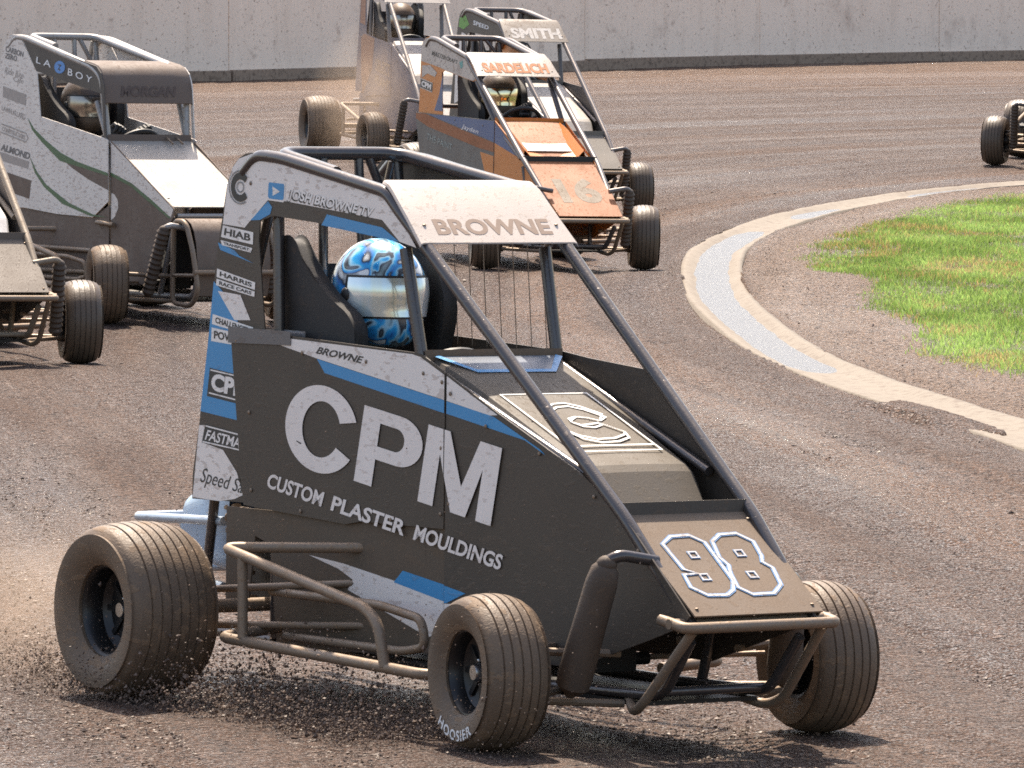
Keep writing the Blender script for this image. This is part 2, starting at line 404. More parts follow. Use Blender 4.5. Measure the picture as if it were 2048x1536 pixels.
# ------------------------------------------------------------------ gutter, water in it
def concrete(name, a, b, dirt, k=.5):
    N = NT(name); o = N.obj(); n1 = N.noise(o, 1.2, 5); n2 = N.noise(o, 18, 4, .65); n3 = N.noise(o, 120, 2)
    c = N.mix(n1, a, b); c = N.mix(N.ramp(n2, [(.5, (0, 0, 0)), (.68, (k,)*3)]), c, dirt); c = N.mix(N.ramp(n3, [(.64, (0, 0, 0)), (.70, (.6,)*3)]), c, dirt)
    N.l(c, N.p.inputs['Base Color']); N.set(Roughness=.85); N.bump(n2, .4, .006); return N.m
gm = concrete('gutter_concrete', (.150, .122, .092), (.195, .162, .126), (.095, .064, .044), .95)
T_ = np.linspace(-1, 1, 13)
prof = 1-np.clip(np.abs(T_)/.80, 0, 1)**2
PUD = [(31.4, 45.6), (47.0, 48.8), (50.5, 52.6)]
sy = lambda y: float(np.interp(y, KERB[:, 1], _ks))
dish = np.full(len(KERB), .018)
for y0_, y1_ in PUD: dish += .024*np.clip((_ks-sy(y0_))/.5, 0, 1)*np.clip((sy(y1_)-_ks)/.8, 0, 1)
GX = KERB[:, None, 0]+_kn[:, None, 0]*T_[None]*KW; GY = KERB[:, None, 1]+_kn[:, None, 1]*T_[None]*KW
hk = base_h(KERB[:, 0], KERB[:, 1]); hk = np.convolve(np.pad(hk, 20, mode='edge'), np.ones(41)/41, 'valid')
joint = np.abs((_ks/1.0) % 1.0-.5)                     # cast in lengths of about a metre
GZ = hk[:, None]+.005-dish[:, None]*prof[None]+.006*fbm(GX*9, GY*2.2, 15, 3)+.004*fbm(GX*4, GY*4, 5, 3)
co2 = np.concatenate([np.stack([GX, GY, GZ], -1), np.stack([GX[:, [0, -1]], GY[:, [0, -1]], GZ[:, [0, -1]]-.12], -1)], 1)
co2 = np.concatenate([co2[:, 13:14], co2[:, :13], co2[:, 14:15]], 1)
gut = link('concrete_gutter', grid_mesh('concrete_gutter', co2[..., 0], co2[..., 1], co2[..., 2], gm)); struct(gut)
def water_mat():
    N = NT('puddle_water'); o = N.obj(); n = N.noise(o, 60, 3); N.set(Base_Color=(.10, .105, .12), Roughness=.30, Specular_IOR_Level=.2, IOR=1.33); N.bump(n, .9, .02); return N.m
WAT = water_mat()
def puddle(s0, s1, half, shift, seed):
    i0, i1 = np.searchsorted(_ks, s0), np.searchsorted(_ks, s1); rows = []
    for i in range(i0, i1+1):
        f = (i-i0)/max(1, i1-i0); wv = half
        sh = 0.0
        rows.append([KERB[i]+_kn[i]*KW*(sh+t*wv) for t in np.linspace(-1, 1, 7)])
    A = np.array(rows); zz = np.repeat((hk[i0:i1+1]-.018)[:, None], 7, 1)
    p = link('puddle', grid_mesh('puddle', A[..., 0], A[..., 1], zz, WAT)); struct(p)
sy = lambda y: float(np.interp(y, KERB[:, 1], _ks))
for i_, (y0_, y1_) in enumerate(PUD): puddle(sy(y0_), sy(y1_), .58, 0, i_)

# ------------------------------------------------------------------ grass
def grass_mat():
    N = NT('grass_blades'); at = N.n('Attribute'); at.attribute_name = 'tone'; o = N.obj(); pn = N.noise(o, .9, 3)
    g1 = N.mix(at.outputs['Fac'], (.14, .20, .05), (.36, .47, .14)); g2 = N.mix(at.outputs['Fac'], (.36, .25, .10), (.46, .36, .16))
    sp = N.n('Attribute'); sp.attribute_name = 'straw'
    N.l(N.mix(sp.outputs['Fac'], g1, g2), N.p.inputs['Base Color']); N.set(Roughness=.5, Specular_IOR_Level=.3)
    tr = N.n('BsdfTranslucent'); N.l(N.mix(sp.outputs['Fac'], N.mix(at.outputs['Fac'], (.14, .23, .045), (.33, .50, .14)), g2), tr.inputs[0])
    ms = N.n('MixShader'); ms.inputs[0].default_value = .5; N.l(N.p.outputs[0], ms.inputs[1]); N.l(tr.outputs[0], ms.inputs[2])
    N.l(ms.outputs[0], N.t.nodes['Material Output'].inputs[0]); return N.m
def build_grass():
    n = 1100000; px = 1.7+RNG.random(n*2)**2.2*10.8; py = RNG.uniform(29, 57, n*2)
    near = np.exp(-np.clip(px-.084*py, 0, None)/.8)         # thick where it is looked at, thinner far off to the side
    keep = RNG.random(n*2) < (.05+.95*near)*np.clip(((px-1.7)/10.8+1e-4)**.545, 0, 1)*1.5; px, py = px[keep], py[keep]
    jx = px+.14*fbm(px*2.5, py*1.2, 50, 3)+RNG.normal(0, .045, len(px)); jy = py+.5*fbm(px*2.5, py*1.2, 60, 3)+RNG.normal(0, .28, len(px))
    k = inside(jx, jy, GP); px, py = px[k], py[k]
    k = (RNG.random(len(px)) < np.clip(.75+1.1*fbm(px*3.3, py*1.6, 77, 3), .25, 1)*np.clip((-kerb_coords(px, py)[0]-.36)/.60+.05+1.1*fbm(px*3, py*1.5, 23, 4), .03, 1)); px, py = px[k], py[k]
    A, _ = kerb_coords(px, py); k = A < -.40; px, py, A = px[k], py[k], A[k]
    n = len(px); edge = np.clip((-A-.40)/.40+.9*fbm(px*1.8, py*.8, 44, 3), 0, 1)
    hgt = (.016+.030*RNG.random(n))*(.45+.6*edge)*(1+.7*fbm(px*2.4, py*1.4, 91, 3)); wd = .0018+.0022*RNG.random(n)
    az = RNG.uniform(0, 2*np.pi, n); ln = RNG.uniform(.1, .75, n)*hgt; lz = RNG.uniform(0, 2*np.pi, n)
    z0 = base_h(px, py)-.014
    c, s = np.cos(az)*wd, np.sin(az)*wd
    v0 = np.stack([px-c, py-s, z0], 1); v1 = np.stack([px+c, py+s, z0], 1)
    mx, my = px+np.cos(lz)*ln*.35, py+np.sin(lz)*ln*.35
    v2 = np.stack([mx+c*.7, my+s*.7, z0+hgt*.6], 1); v3 = np.stack([mx-c*.7, my-s*.7, z0+hgt*.6], 1)
    v4 = np.stack([px+np.cos(lz)*ln, py+np.sin(lz)*ln, z0+hgt], 1)
    co_ = np.stack([v0, v1, v2, v3, v4], 1).reshape(-1, 3); b = np.arange(n)[:, None]*5
    F = np.concatenate([b+[0, 1, 2], b+[0, 2, 3], b+[3, 2, 4]], 1).reshape(-1, 3)
    me = np_mesh(bpy.data.meshes.new('grass'), co_, F, grass_mat(), smooth=False)
    tone = np.clip(RNG.random(n)*.8+.1+1.1*fbm(px*2.2, py*1.1, 12, 4), 0, 1); straw = (RNG.random(n) < .05+.85*(1-edge)**1.5+1.5*np.clip(fbm(px*2.6, py*.9, 17, 3)-.08, 0, 1)).astype(float)
    for nm, a in (('tone', tone), ('straw', straw)):
        at = me.attributes.new(nm, 'FLOAT', 'POINT'); at.data.foreach_set('value', np.repeat(a, 5).astype(np.float32))
    struct(link('grass', me), 'stuff', 'short bright green infield grass with straw coloured edge')
build_grass()

# ------------------------------------------------------------------ loose clods lying on the clay
def octa(P, S, stretch=None):
    """many small lumps in one mesh: 6 corners, 8 faces each"""
    n = len(P); D = np.array([(1, 0, 0), (-1, 0, 0), (0, 1, 0), (0, -1, 0), (0, 0, 1), (0, 0, -1)], float)
    v = D[None]*S[:, None, None]*RNG.uniform(.55, 1.25, (n, 6, 1))+RNG.normal(0, .18, (n, 6, 3))*S[:, None, None]
    if stretch is not None: v = v*stretch[:, None, :]
    v = v+P[:, None, :]
    T = np.array([(0, 2, 4), (2, 1, 4), (1, 3, 4), (3, 0, 4), (2, 0, 5), (1, 2, 5), (3, 1, 5), (0, 3, 5)])
    return v.reshape(-1, 3), (np.arange(n)[:, None, None]*6+T[None]).reshape(-1, 3)
def clod_mat():
    N = NT('clay_clods'); o = N.obj(); a = N.noise(o, 9, 2); b = N.noise(o, 90, 2)
    N.l(N.mix(b, N.mix(a, (.060, .040, .031), (.115, .074, .054)), (.16, .108, .078)), N.p.inputs['Base Color']); N.set(Roughness=.55, Specular_IOR_Level=.35); return N.m
CLOD = clod_mat()
def build_clods():
    n = 290000; u = RNG.random(n); py = 15.5+u**2.0*36; px = RNG.uniform(-1, 1, n)*(.085*py+.6)
    A, L = kerb_coords(px, py); pat = fbm(A*1.2, L*.12, 70, 3)+fbm(px*.9, py*.6, 71, 3)*.5
    k = (pat > RNG.normal(.06, .28, n)) & (np.abs(A) > KW+.03); px, py = px[k], py[k]; n = len(px)
    S = np.clip(RNG.lognormal(-5.85, .42, n), .0014, .011); z = base_h(px, py)-.004+S*.2+.010*fbm(px*5, py*5, 21, 3)
    st = np.stack([RNG.uniform(.9, 1.5, n), RNG.uniform(.9, 1.5, n), RNG.uniform(.5, .8, n)], 1)
    v, f = octa(np.stack([px, py, z], 1), S, st)
    struct(link('loose_clay', np_mesh(bpy.data.meshes.new('loose_clay'), v, f, CLOD, smooth=False)), 'stuff', 'loose clay crumbs scattered over the wet track')
build_clods()

# ------------------------------------------------------------------ concrete safety wall, panel by panel
def wall_mat():
    N = NT('wall_concrete'); o = N.obj(); n1 = N.noise(o, .5, 5); n2 = N.noise(o, 3.5, 4, .7); n3 = N.noise(o, 26, 3, .7); n4 = N.noise(N.obj((2.5, 2.5, .35)), 2.0, 4)
    oi = N.n('ObjectInfo'); c = N.mix(n1, (.93, .735, .575), (.96, .79, .64))
    c = N.mix(N.math('MULTIPLY', oi.outputs['Random'], .35), c, (.88, .74, .62))
    c = N.mix(N.ramp(n4, [(.5, (0, 0, 0)), (.75, (.55,)*3)]), c, (.74, .585, .46))
    c = N.mix(N.ramp(n2, [(.60, (0, 0, 0)), (.72, (.55,)*3)]), c, (.36, .255, .195))
    c = N.mix(N.ramp(n3, [(.60, (0, 0, 0)), (.67, (.7,)*3)]), c, (.24, .165, .12))
    c = N.mix(N.ramp(N.noise(o, 1.1, 5, .7), [(.58, (0, 0, 0)), (.75, (.5,)*3)]), c, (.36, .26, .20))
    N.l(c, N.p.inputs['Base Color']); N.set(Roughness=.9); N.bump(n3, .2, .01); return N.m
WM = wall_mat(); FM = concrete('wall_footing', (.27, .185, .13), (.36, .26, .19), (.12, .08, .055), .9)
WL = catmull([(-40, 70), (-26, 74.5), (-15, 78.5), (-6.3, 82), (-3.3, 84), (1.87, 90.2), (7.3, 95.2), (14, 100), (24, 105), (36, 108)], .1)
wl_s = np.concatenate([[0], np.cumsum(np.linalg.norm(np.diff(WL, axis=0), axis=1))])
def wall_at(s): return np.array([np.interp(s, wl_s, WL[:, 0]), np.interp(s, wl_s, WL[:, 1])])
wall = empty('concrete_wall', (0, 86, 0)); tag(wall, 'long pale concrete safety wall speckled with mud behind the track', 'wall')
def wall_piece(name, s0, s1, z0, z1, d0, d1, mat, jit=0):
    a, b = wall_at(s0), wall_at(s1); t = (b-a)/np.linalg.norm(b-a); nrm = np.array([t[1], -t[0]])   # towards the camera
    P = [a+nrm*d0, b+nrm*d0, b+nrm*d1, a+nrm*d1]; zb, zt = z0, z1+jit
    mb = MB().add([(p[0], p[1]-86, z) for z in (zb, zt) for p in P], [(3, 2, 1, 0), (4, 5, 6, 7), (0, 1, 5, 4), (1, 2, 6, 5), (2, 3, 7, 6), (3, 0, 4, 7)])
    return mb.build(name, mat, wall, smooth=False, bevel=.008)
s = 0.0; LENP = 3.55
off0 = (float(np.interp(1.80, WL[:, 0], wl_s)) % LENP)
s = off0-LENP if off0 > 0 else 0; s = max(s, 0)
while s+LENP < wl_s[-1]:
    j = random.uniform(-.005, .005)
    wall_piece('panel', s+.002, s+LENP-.002, .10, 1.75, .02+j, -.16+j, WM)
    wall_piece('footing', s+.003, s+LENP-.003, -.3, .135+random.uniform(-.012, .012), .09+j, -.2, FM)
    s += LENP

# ------------------------------------------------------------------ parts shared by all the cars
TYRE = paint('muddy_rubber', (.05, .04, .033), .62, .36, film=.52, mudcol=(.225, .150, .096), fine=30, cake=3.5)
TYRE_W = paint('wet_rubber', (.045, .038, .032), .45, .28, film=.42, mudcol=(.18, .122, .080), fine=30, cake=3)
RIM = plain('black_rim', (.018, .017, .017), .35, .3)
HUB = plain('hub_alloy', (.45, .44, .43), .3, 1.0)
STEEL = paint('muddy_steel', (.20, .165, .135), .6, .32, .35, film=.5, mudcol=(.27, .185, .12))
DARK = plain('dark_metal', (.02, .018, .017), .5, .4)
BOOT = paint('shock_boot', (.035, .028, .024), .5, .5, film=.42, mudcol=(.14, .095, .065), cake=2)
BLACKCLOTH = plain('black_cloth', (.012, .012, .013), .85)
SEATM = paint('seat_cover', (.018, .018, .019), .12, .7, film=.05)
WHITE = paint('white_paint', (.82, .765, .72), .42, .36, film=.16, mudcol=(.40, .30, .235), fine=60, blot=.15)
WHITE2 = paint('clean_white', (.82, .78, .74), .26, .36, film=.08, mudcol=(.24, .17, .125))

def tyre_profile(D, W, rr, nr):
    r = D/2; P = [(rr, -W*.40), (rr+.012, -W*.44), (rr+(r-rr)*.40, -W*.515), (rr+(r-rr)*.72, -W*.515), (r-.034, -W*.487), (r-.022, -W*.455)]
    tw = W*.86; step = tw/nr
    for k in range(nr):
        a = -tw/2+k*step; cr = lambda y: r-.016*abs(2*y/tw)**2.4
        P += [(cr(a+.003), a+.003), (cr(a+step-.003), a+step-.003)]
        if k < nr-1: P += [(cr(a+step)-.0045, a+step-.0016), (cr(a+step)-.0045, a+step+.0016)]
    P += [(r-.022, W*.455), (r-.034, W*.487), (rr+(r-rr)*.72, W*.515), (rr+(r-rr)*.40, W*.515), (rr+.012, W*.44), (rr, W*.40)]
    return P
_wm = {}
def wheel(root, x, y, front, steer, tyre=TYRE, seg=48, ridge=True, letters=None):
    D, W = (DF, WF) if front else (DR, WR); rr = .112 if front else .129; sgn = 1 if y > 0 else -1
    h = empty('wheel', (x, y, D/2), (0, 0, R(steer)), root)
    key = (front, seg, sgn, tyre.name)
    if key not in _wm:
        t = MB().lathe(tyre_profile(D, W, rr, 6 if front else 8), seg).mesh('tyre', tyre, angle=32)
        m = MB(); w2 = W*.40*sgn; dep = .055 if front else .085
        m.lathe([(rr+.006, w2), (rr+.008, w2*.93), (rr-.004, w2*.9), (rr-.012, w2-sgn*.02), (rr-.016, w2-sgn*dep*.8), (rr*.72, w2-sgn*dep), (.040, w2-sgn*dep), (.040, w2-sgn*dep-sgn*.012), (rr-.02, w2-sgn*dep-sgn*.014), (rr-.01, -w2*.9), (rr+.006, -w2), (rr-.002, -w2*.9), (rr-.002, w2*.8)], 40)
        for k in range(8):                                   # spokes between the pressed holes
            a = k*math.pi/4; m.box((math.cos(a)*rr*.56, w2-sgn*(dep-.004), math.sin(a)*rr*.56), (rr*.62, .008, .016), (0, -a, 0))
        rm = m.mesh('rim', RIM)
        hb = MB(); hb.lathe([(.0, w2-sgn*dep+sgn*.03), (.020, w2-sgn*dep+sgn*.03), (.024, w2-sgn*dep+sgn*.022), (.026, w2-sgn*dep-sgn*.005), (.034, w2-sgn*dep-sgn*.008), (0, w2-sgn*dep-sgn*.02)], 20)
        for k in range(4):
            a = k*math.pi/2+.5; hb.ellip((math.cos(a)*.034, w2-sgn*dep+sgn*.004, math.sin(a)*.034), (.006, .006, .006), 8, 6)
        _wm[key] = (t, rm, hb.mesh('hub', HUB))
    t, rm, hb = _wm[key]
    link('tyre', t, h); link('rim', rm, h); link('hub', hb, h)
    if letters:                                              # raised white maker's lettering low on the sidewall
        V, F = text_geo(letters, .03, 0, 1.15); out = []; yy = sgn*(W*.515+.0015)
        for u, v in V:
            a = R(-128+70*u)*1.0; rad = rr+(D/2-rr)*(.42+.30*(1-v)) if False else rr+(D/2-rr)*(.70-.30*v)
            out.append((math.cos(a)*rad, yy, math.sin(a)*rad))
        MB().add(out, F).build('lettering', plain('tyre_lettering', (.72, .72, .72), .7), h, smooth=False)
    return h
def bellows(m, a, b, r, n=11):
    a, b = Vector(a), Vector(b); P = []; rad = []
    for i in range(n*2+1):
        P.append(a.lerp(b, i/(n*2))); rad.append(r*(1.0 if i % 2 else .78))
    m.tube(P, r, 14, radii=rad)
def coil(m, a, b, r, turns, wire):
    a, b = Vector(a), Vector(b); ax = (b-a); u = ax.normalized().orthogonal().normalized(); v = ax.normalized().cross(u)
    m.tube([a+ax*i/(turns*10)+u*math.cos(i*math.pi/5)*r+v*math.sin(i*math.pi/5)*r for i in range(turns*10+1)], wire, 6)
def sideR(y0, s): return lambda x, z, off: (x, y0+s*x-off, z)
def sideL(y0, s): return lambda x, z, off: (x, -(y0+s*x)+off, z)
def incl(A, B):
    d = Vector((B[0]-A[0], B[1]-A[1])); n = Vector((-d.y, d.x)).normalized()
    if n.y < 0: n = -n
    return lambda y, t, off: (A[0]+d.x*t+n.x*off, y, A[1]+d.y*t+n.y*off)

def running_gear(root, k, tyre, tube, seg=48, boot=True, letters=None, near=False):
    sleeve = near
    st = POSE[k][4]
    for sx in (-1, 1):
        wheel(root, WB, sx*TF, True, st, tyre, seg, letters=letters if sx < 0 else None); wheel(root, 0, sx*TR, False, 0, tyre, seg)
    m = MB(); m.bar((0, -TR+.02, DR/2), (0, TR-.02, DR/2), .02, 12); m.box((0, .12, DR/2), (.10, .05, .10)); m.build('rear_axle', STEEL, root)
    m = MB(); m.tube([(0, .22, DR/2), (0, .235, DR/2)], .085, 24); m.build('brake_disc', DARK, root)
    for sx in (-1, 1):
        m = MB(); y = sx
        for x0, z0, x1, z1 in ((1.50, .25, WB-.02, .26), (1.78, .25, WB+.02, .26), (1.50, .13, WB-.02, .13), (1.80, .12, WB+.02, .13)):
            m.bar((x0, y*.19, z0), (x1, y*(TF-.09), z1), .011, 8)
        m.build('suspension_arm', STEEL, root)
        m = MB(); m.tube([(WB, y*(TF-.10), .11), (WB, y*(TF-.085), .20), (WB, y*(TF-.10), .29)], .022, 10); m.ellip((WB, y*(TF-.08), .205), (.04, .05, .04)); m.build('upright', DARK, root)
        m = MB(); m.bar((1.42, y*.12, .20), (1.57, y*(TF-.10), .21), .008, 8); m.build('tie_rod', STEEL, root)
        # long boot over the front shock
        m = MB(); a, b = (1.92, y*.335, .50), (1.80, y*.36, .16)
        if near and y > 0: a, b = (1.90, .275, .43), (1.80, .33, .16)
        if sleeve: m.tube([Vector(a).lerp(Vector(b), t) for t in (0, .04, .15, .5, .85, .96, 1)], .04, 16, radii=[.026, .037, .043, .045, .048, .045, .03])
        elif boot: bellows(m, a, b, .036, 13)
        else: coil(m, a, b, .034, 9, .007); m.bar(a, b, .016)
        m.ellip(a, (.028, .028, .024), 12, 8); m.ellip(b, (.02, .02, .02), 10, 6)
        m.build('shock_absorber', BOOT if boot else STEEL, root)
        m = MB(); hz = -.07 if near and y > 0 else 0; hy = -.06 if near and y > 0 else 0
        m.tube(fillet([(1.94, y*.19, .505+hz), (1.94, y*.31+hy, .525+hz), (1.915, y*.345+hy, .50+hz), (1.90, y*.348+hy, .44+hz)], .03), .016); m.build('shock_mount', tube, root)
        m = MB(); a, b = (-.20, y*.16, .52), (-.08, y*.20, .24); coil(m, a, b, .032, 8, .007); m.bar(a, b, .014); m.build('shock_absorber', STEEL, root)
        m = MB(); m.bar((.70, y*.20, .24), (.02, y*.40, .20), .011); m.bar((.66, y*.20, .36), (.02, y*.38, .30), .011); m.build('radius_rod', STEEL, root)
        # nerf bar between the wheels
        m = MB()
        m.tube(fillet([(.62, y*.20, .452), (.28, y*.50, .44), (1.02, y*.50, .326), (1.085, y*.50, .285), (1.112, y*.495, .172)], .05), .0155)
        m.tube(fillet([(.20, y*.26, .20), (.27, y*.50, .188), (1.30, y*.49, .166), (1.36, y*.24, .16)], .05), .0155)
        m.bar((.387, y*.50, .42), (.392, y*.50, .195), .0145)
        m.tube(fillet([(.22, y*.30, .306), (.83, y*.33, .313), (1.04, y*.33, .29), (1.06, y*.33, .215), (.95, y*.33, .195), (.30, y*.30, .185)], .045), .0125)
        m.build('nerf_bar', STEEL, root)
    m = MB(); m.bar((1.45, -.13, .20), (1.45, .13, .20), .018); m.box((1.45, 0, .2), (.07, .14, .06)); m.build('steering_rack', DARK, root)
    # rear bumper hoop and fuel tank
    m = MB(); m.tube(fillet([(-.25, -.17, .47), (-.80, -.15, .45), (-.80, .15, .45), (-.25, .17, .47)], .06), .014); m.tube(fillet([(-.25, -.17, .28), (-.70, -.14, .30), (-.70, .14, .30), (-.25, .17, .28)], .06), .014)
    m.bar((-.77, 0, .45), (-.69, 0, .30), .012); m.build('rear_bumper', paint('tube_'+k, (.42, .50, .58), .25, .25, .3, film=.12) if near else tube, root)

def tail_tank(root, mat):
    rows = []
    for i in range(9):
        t = i/8; x = -.30-.33*t; hw = .125*(1-.35*t*t); zc = .46-.02*t; hh = .15*(1-.45*t*t)
        rows.append([(x, hw*math.copysign(abs(math.cos(a))**.6, math.cos(a)), zc+hh*math.copysign(abs(math.sin(a))**.6, math.sin(a))) for a in [2*math.pi*j/20 for j in range(21)]])
    m = MB(); k = len(m.v); n = 21
    m.add([p for r in rows for p in r], [(i*n+j, i*n+j+1, (i+1)*n+j+1, (i+1)*n+j) for i in range(8) for j in range(20)]); m.add(rows[-1][:20], [tuple(range(20))])
    m.build('fuel_tank', mat, root)

def seat(root, hx=0.0, hz=0.0, mat=SEATM):
    m = MB(); rows = []
    for i in range(12):
        t = i/11
        x = .12+hx-.16*t+.02*math.sin(t*3); z = .30+hz*.5*t+.92*t; wv = .205-.05*max(0, t-.55)*2
        rows.append([(x+.13*(1-t*.4)*(abs(s_)**3), s_*wv, z) for s_ in np.linspace(-1, 1, 11)])
    m.sheet(rows, (-.02, 0, 0)); m.box((.30+hx, 0, .30), (.42, .36, .03)); m.build('seat', mat, root)
    for sx in (-1, 1):
        pl = [(.05, 1.26), (.075, 1.29), (.12, 1.296), (.155, 1.285), (.205, 1.235), (.251, 1.183), (.32, 1.125), (.392, 1.085), (.42, 1.05), (.42, .96), (.10, .96), (.085, 1.15)] if sx < 0 else [(.05, 1.25), (.10, 1.28), (.22, 1.275), (.33, 1.235), (.405, 1.19), (.442, 1.12), (.43, 1.06), (.40, 1.0), (.38, .95), (.10, .95)]
        f = (lambda x, z, off: (x+hx, -.155-.05*(1-abs((x-.2)/.3))-off, z+hz)) if sx < 0 else (lambda x, z, off: (x+hx, .155+.05*(1-abs((x-.2)/.3))+off, z+hz))
        pl = [tuple(p) for p in fillet([(*p, 0) for p in pl], .03, 4, True)]; MB().plate([p[:2] for p in pl], f, .045).build('head_restraint', mat, root, bevel=.012, angle=60)

def steering(root, c=(.60, 0, .93), mat=None):
    m = MB(); c = Vector(c); ax = Vector((-.72, 0, .69)).normalized(); u = Vector((0, 1, 0)); v = ax.cross(u)
    m.tube([c+u*.135*math.cos(a)+v*.135*math.sin(a) for a in [2*math.pi*i/32 for i in range(32)]], .0135, 8, closed=True)
    for k in range(3):
        a = k*2*math.pi/3+math.pi/2; m.bar(c, c+u*.13*math.cos(a)+v*.13*math.sin(a), .010, 6)
    m.tube([c, c-ax*.30], .014, 8); m.ellip(c, (.03, .03, .03)); m.build('steering_wheel', mat or plain('grip', (.02, .02, .02), .55), root)

def engine(root):
    m = MB(); m.box((-.02, .02, .36), (.30, .30, .24)); m.box((-.06, .02, .55), (.20, .22, .16))
    for i in range(6): m.box((-.06, .02, .49+i*.022), (.24, .26, .006))
    m.tube([(.1, -.16, .30), (.1, .16, .30)], .07, 18); m.tube(fillet([(.05, .14, .50), (.1, .28, .42), (-.1, .30, .25), (-.45, .28, .25)], .06), .025, 10)
    m.build('engine', DARK, root); MB().box((.85, 0, .125), (2.05, .38, .012)).build('floor_pan', DARK, root)
    MB().box((.06, 0, .50), (.012, .40, .72)).build('firewall', DARK, root)

# ------------------------------------------------------------------ the usual car body
STD = dict(
 sail=[(-.304, .534), (-.302, .606), (-.269, .751), (-.227, .982), (-.178, 1.261), (-.143, 1.392), (-.128, 1.45), (-.10, 1.495), (-.066, 1.521), (-.03, 1.534), (.004, 1.537), (.05, 1.535), (.098, 1.529), (.712, 1.44), (.80, 1.355), (.866, 1.29), (.778, 1.304), (.496, 1.338), (.12, 1.361), (.05, 1.345), (.045, 1.29), (.082, 1.036), (.02, .75), (-.024, .54)],
 roof=((.70, 1.447), (.735, 1.432), (.905, 1.287)), roofw=(.246, .262),
 dash=(.88, 1.0, .228), lip=(1.804, .631, .213), nose=(2.139, .366, .206), hoodf=(1.577, .724, .178), hoodb=(1.70, .60, .155),
 top=1.535, crossx=.07)
def cage(root, P, tube, extra=True, r=.0185):
    rr = P['roof']; zt = P['top']; cx = P['crossx']; rx, rz = rr[0]; m = MB(); lx, lz, lw = P['lip']; nx, nz, nw = P['nose']; dx, dz, dw = P['dash']
    sw = P.get('sw', .237)
    for s_ in (-1, 1):
        sx0 = cx-.12
        m.tube(fillet([(sx0, s_*sw, zt-.055), (sx0+.07, s_*sw, zt-.005), (cx+.08, s_*sw, zt-.012), (rx, s_*sw, rz-.008)]+([(rx+.05, s_*(sw-.002), rz-.05), (lx+.015, s_*(lw-.006), lz-.02), (nx-.03, s_*(nw-.012), nz-.02)] if P.get('down', True) else [(rx+.10, s_*sw, rz-.06), (dx-.02, s_*(dw-.004), dz)]), .05), r)
        m.tube([(cx, s_*.20, zt-.01), (cx+.05, s_*.22, 1.0), (cx+.03, s_*.21, .16)], r*.9)
        m.tube([(cx, s_*.19, zt-.02), (cx-.30, s_*.19, .75), (-.33, s_*.18, .30)], r*.8)
        m.tube([(rr[2][0]-.12, s_*(sw-.006), rr[2][1]-.0), (dx-.02, s_*(dw-.004), dz), (dx+.05, s_*.21, .16)], r*.95)
        m.tube(fillet([(-.33, s_*.17, .15), (1.45, s_*.19, .14), (1.95, s_*.17, .15), (nx-.06, s_*(nw-.03), nz-.06)], .05), r*.8)
        m.tube([(dx, s_*(dw-.01), dz-.03), (P['hoodf'][0]+.05, s_*(P['hoodf'][2]+.022), P['hoodf'][1]-.01)], r*.75)
        m.bar((1.62, s_*.19, .15), (lx-.05, s_*(lw-.02), lz-.05), r*.8)
    m.tube(fillet([(cx+.33, -.215, zt-.048), (cx, -.205, zt+.002), (cx, .205, zt+.002), (rx-.02, .215, rz+.004)], .075, 7), r*1.05)
    m.bar((rx, -sw, rz-.012), (rx, sw, rz-.012), r*.9); m.bar((cx+.05, -.22, .98), (cx+.05, .22, .98), r*.8)
    m.bar((cx, -.05, zt), (cx+.03, -.06, 1.02), r*.75); m.bar((cx, .07, zt), (cx+.03, .08, 1.02), r*.75); m.bar((cx, .10, zt), (cx+.02, .20, 1.30), r*.7)
    m.bar((dx-.02, -dw, dz-.06), (dx-.02, dw, dz-.06), r*.8); m.bar((lx-.02, -lw+.01, lz-.03), (lx-.02, lw-.01, lz-.03), r*.7); m.bar((1.93, -.17, .16), (1.93, .17, .16), r*.7)
    return m.build('roll_cage', tube, root)

def bumper(root, P, mat):
    nx, nz, nw = P['nose']; m = MB(); b = nw+.038
    m.tube(fillet([(nx-.10, -b, nz-.005), (nx+.01, -b, nz-.02), (nx+.01, b, nz-.02), (nx-.10, b, nz-.005)], .02, 3), .015)
    m.bar((nx-.045, -b-.015, nz-.012), (nx-.045, b+.015, nz-.012), .014)
    for s_ in (-1, 1):
        m.tube(fillet([(nx-.005, s_*(b-.035), nz-.03), (nx-.20, s_*(b-.015), .13), (nx-.26, s_*(b-.03), .105), (nx-.34, s_*.17, .13)], .03), .0135)
    m.build('front_bumper', mat, root)

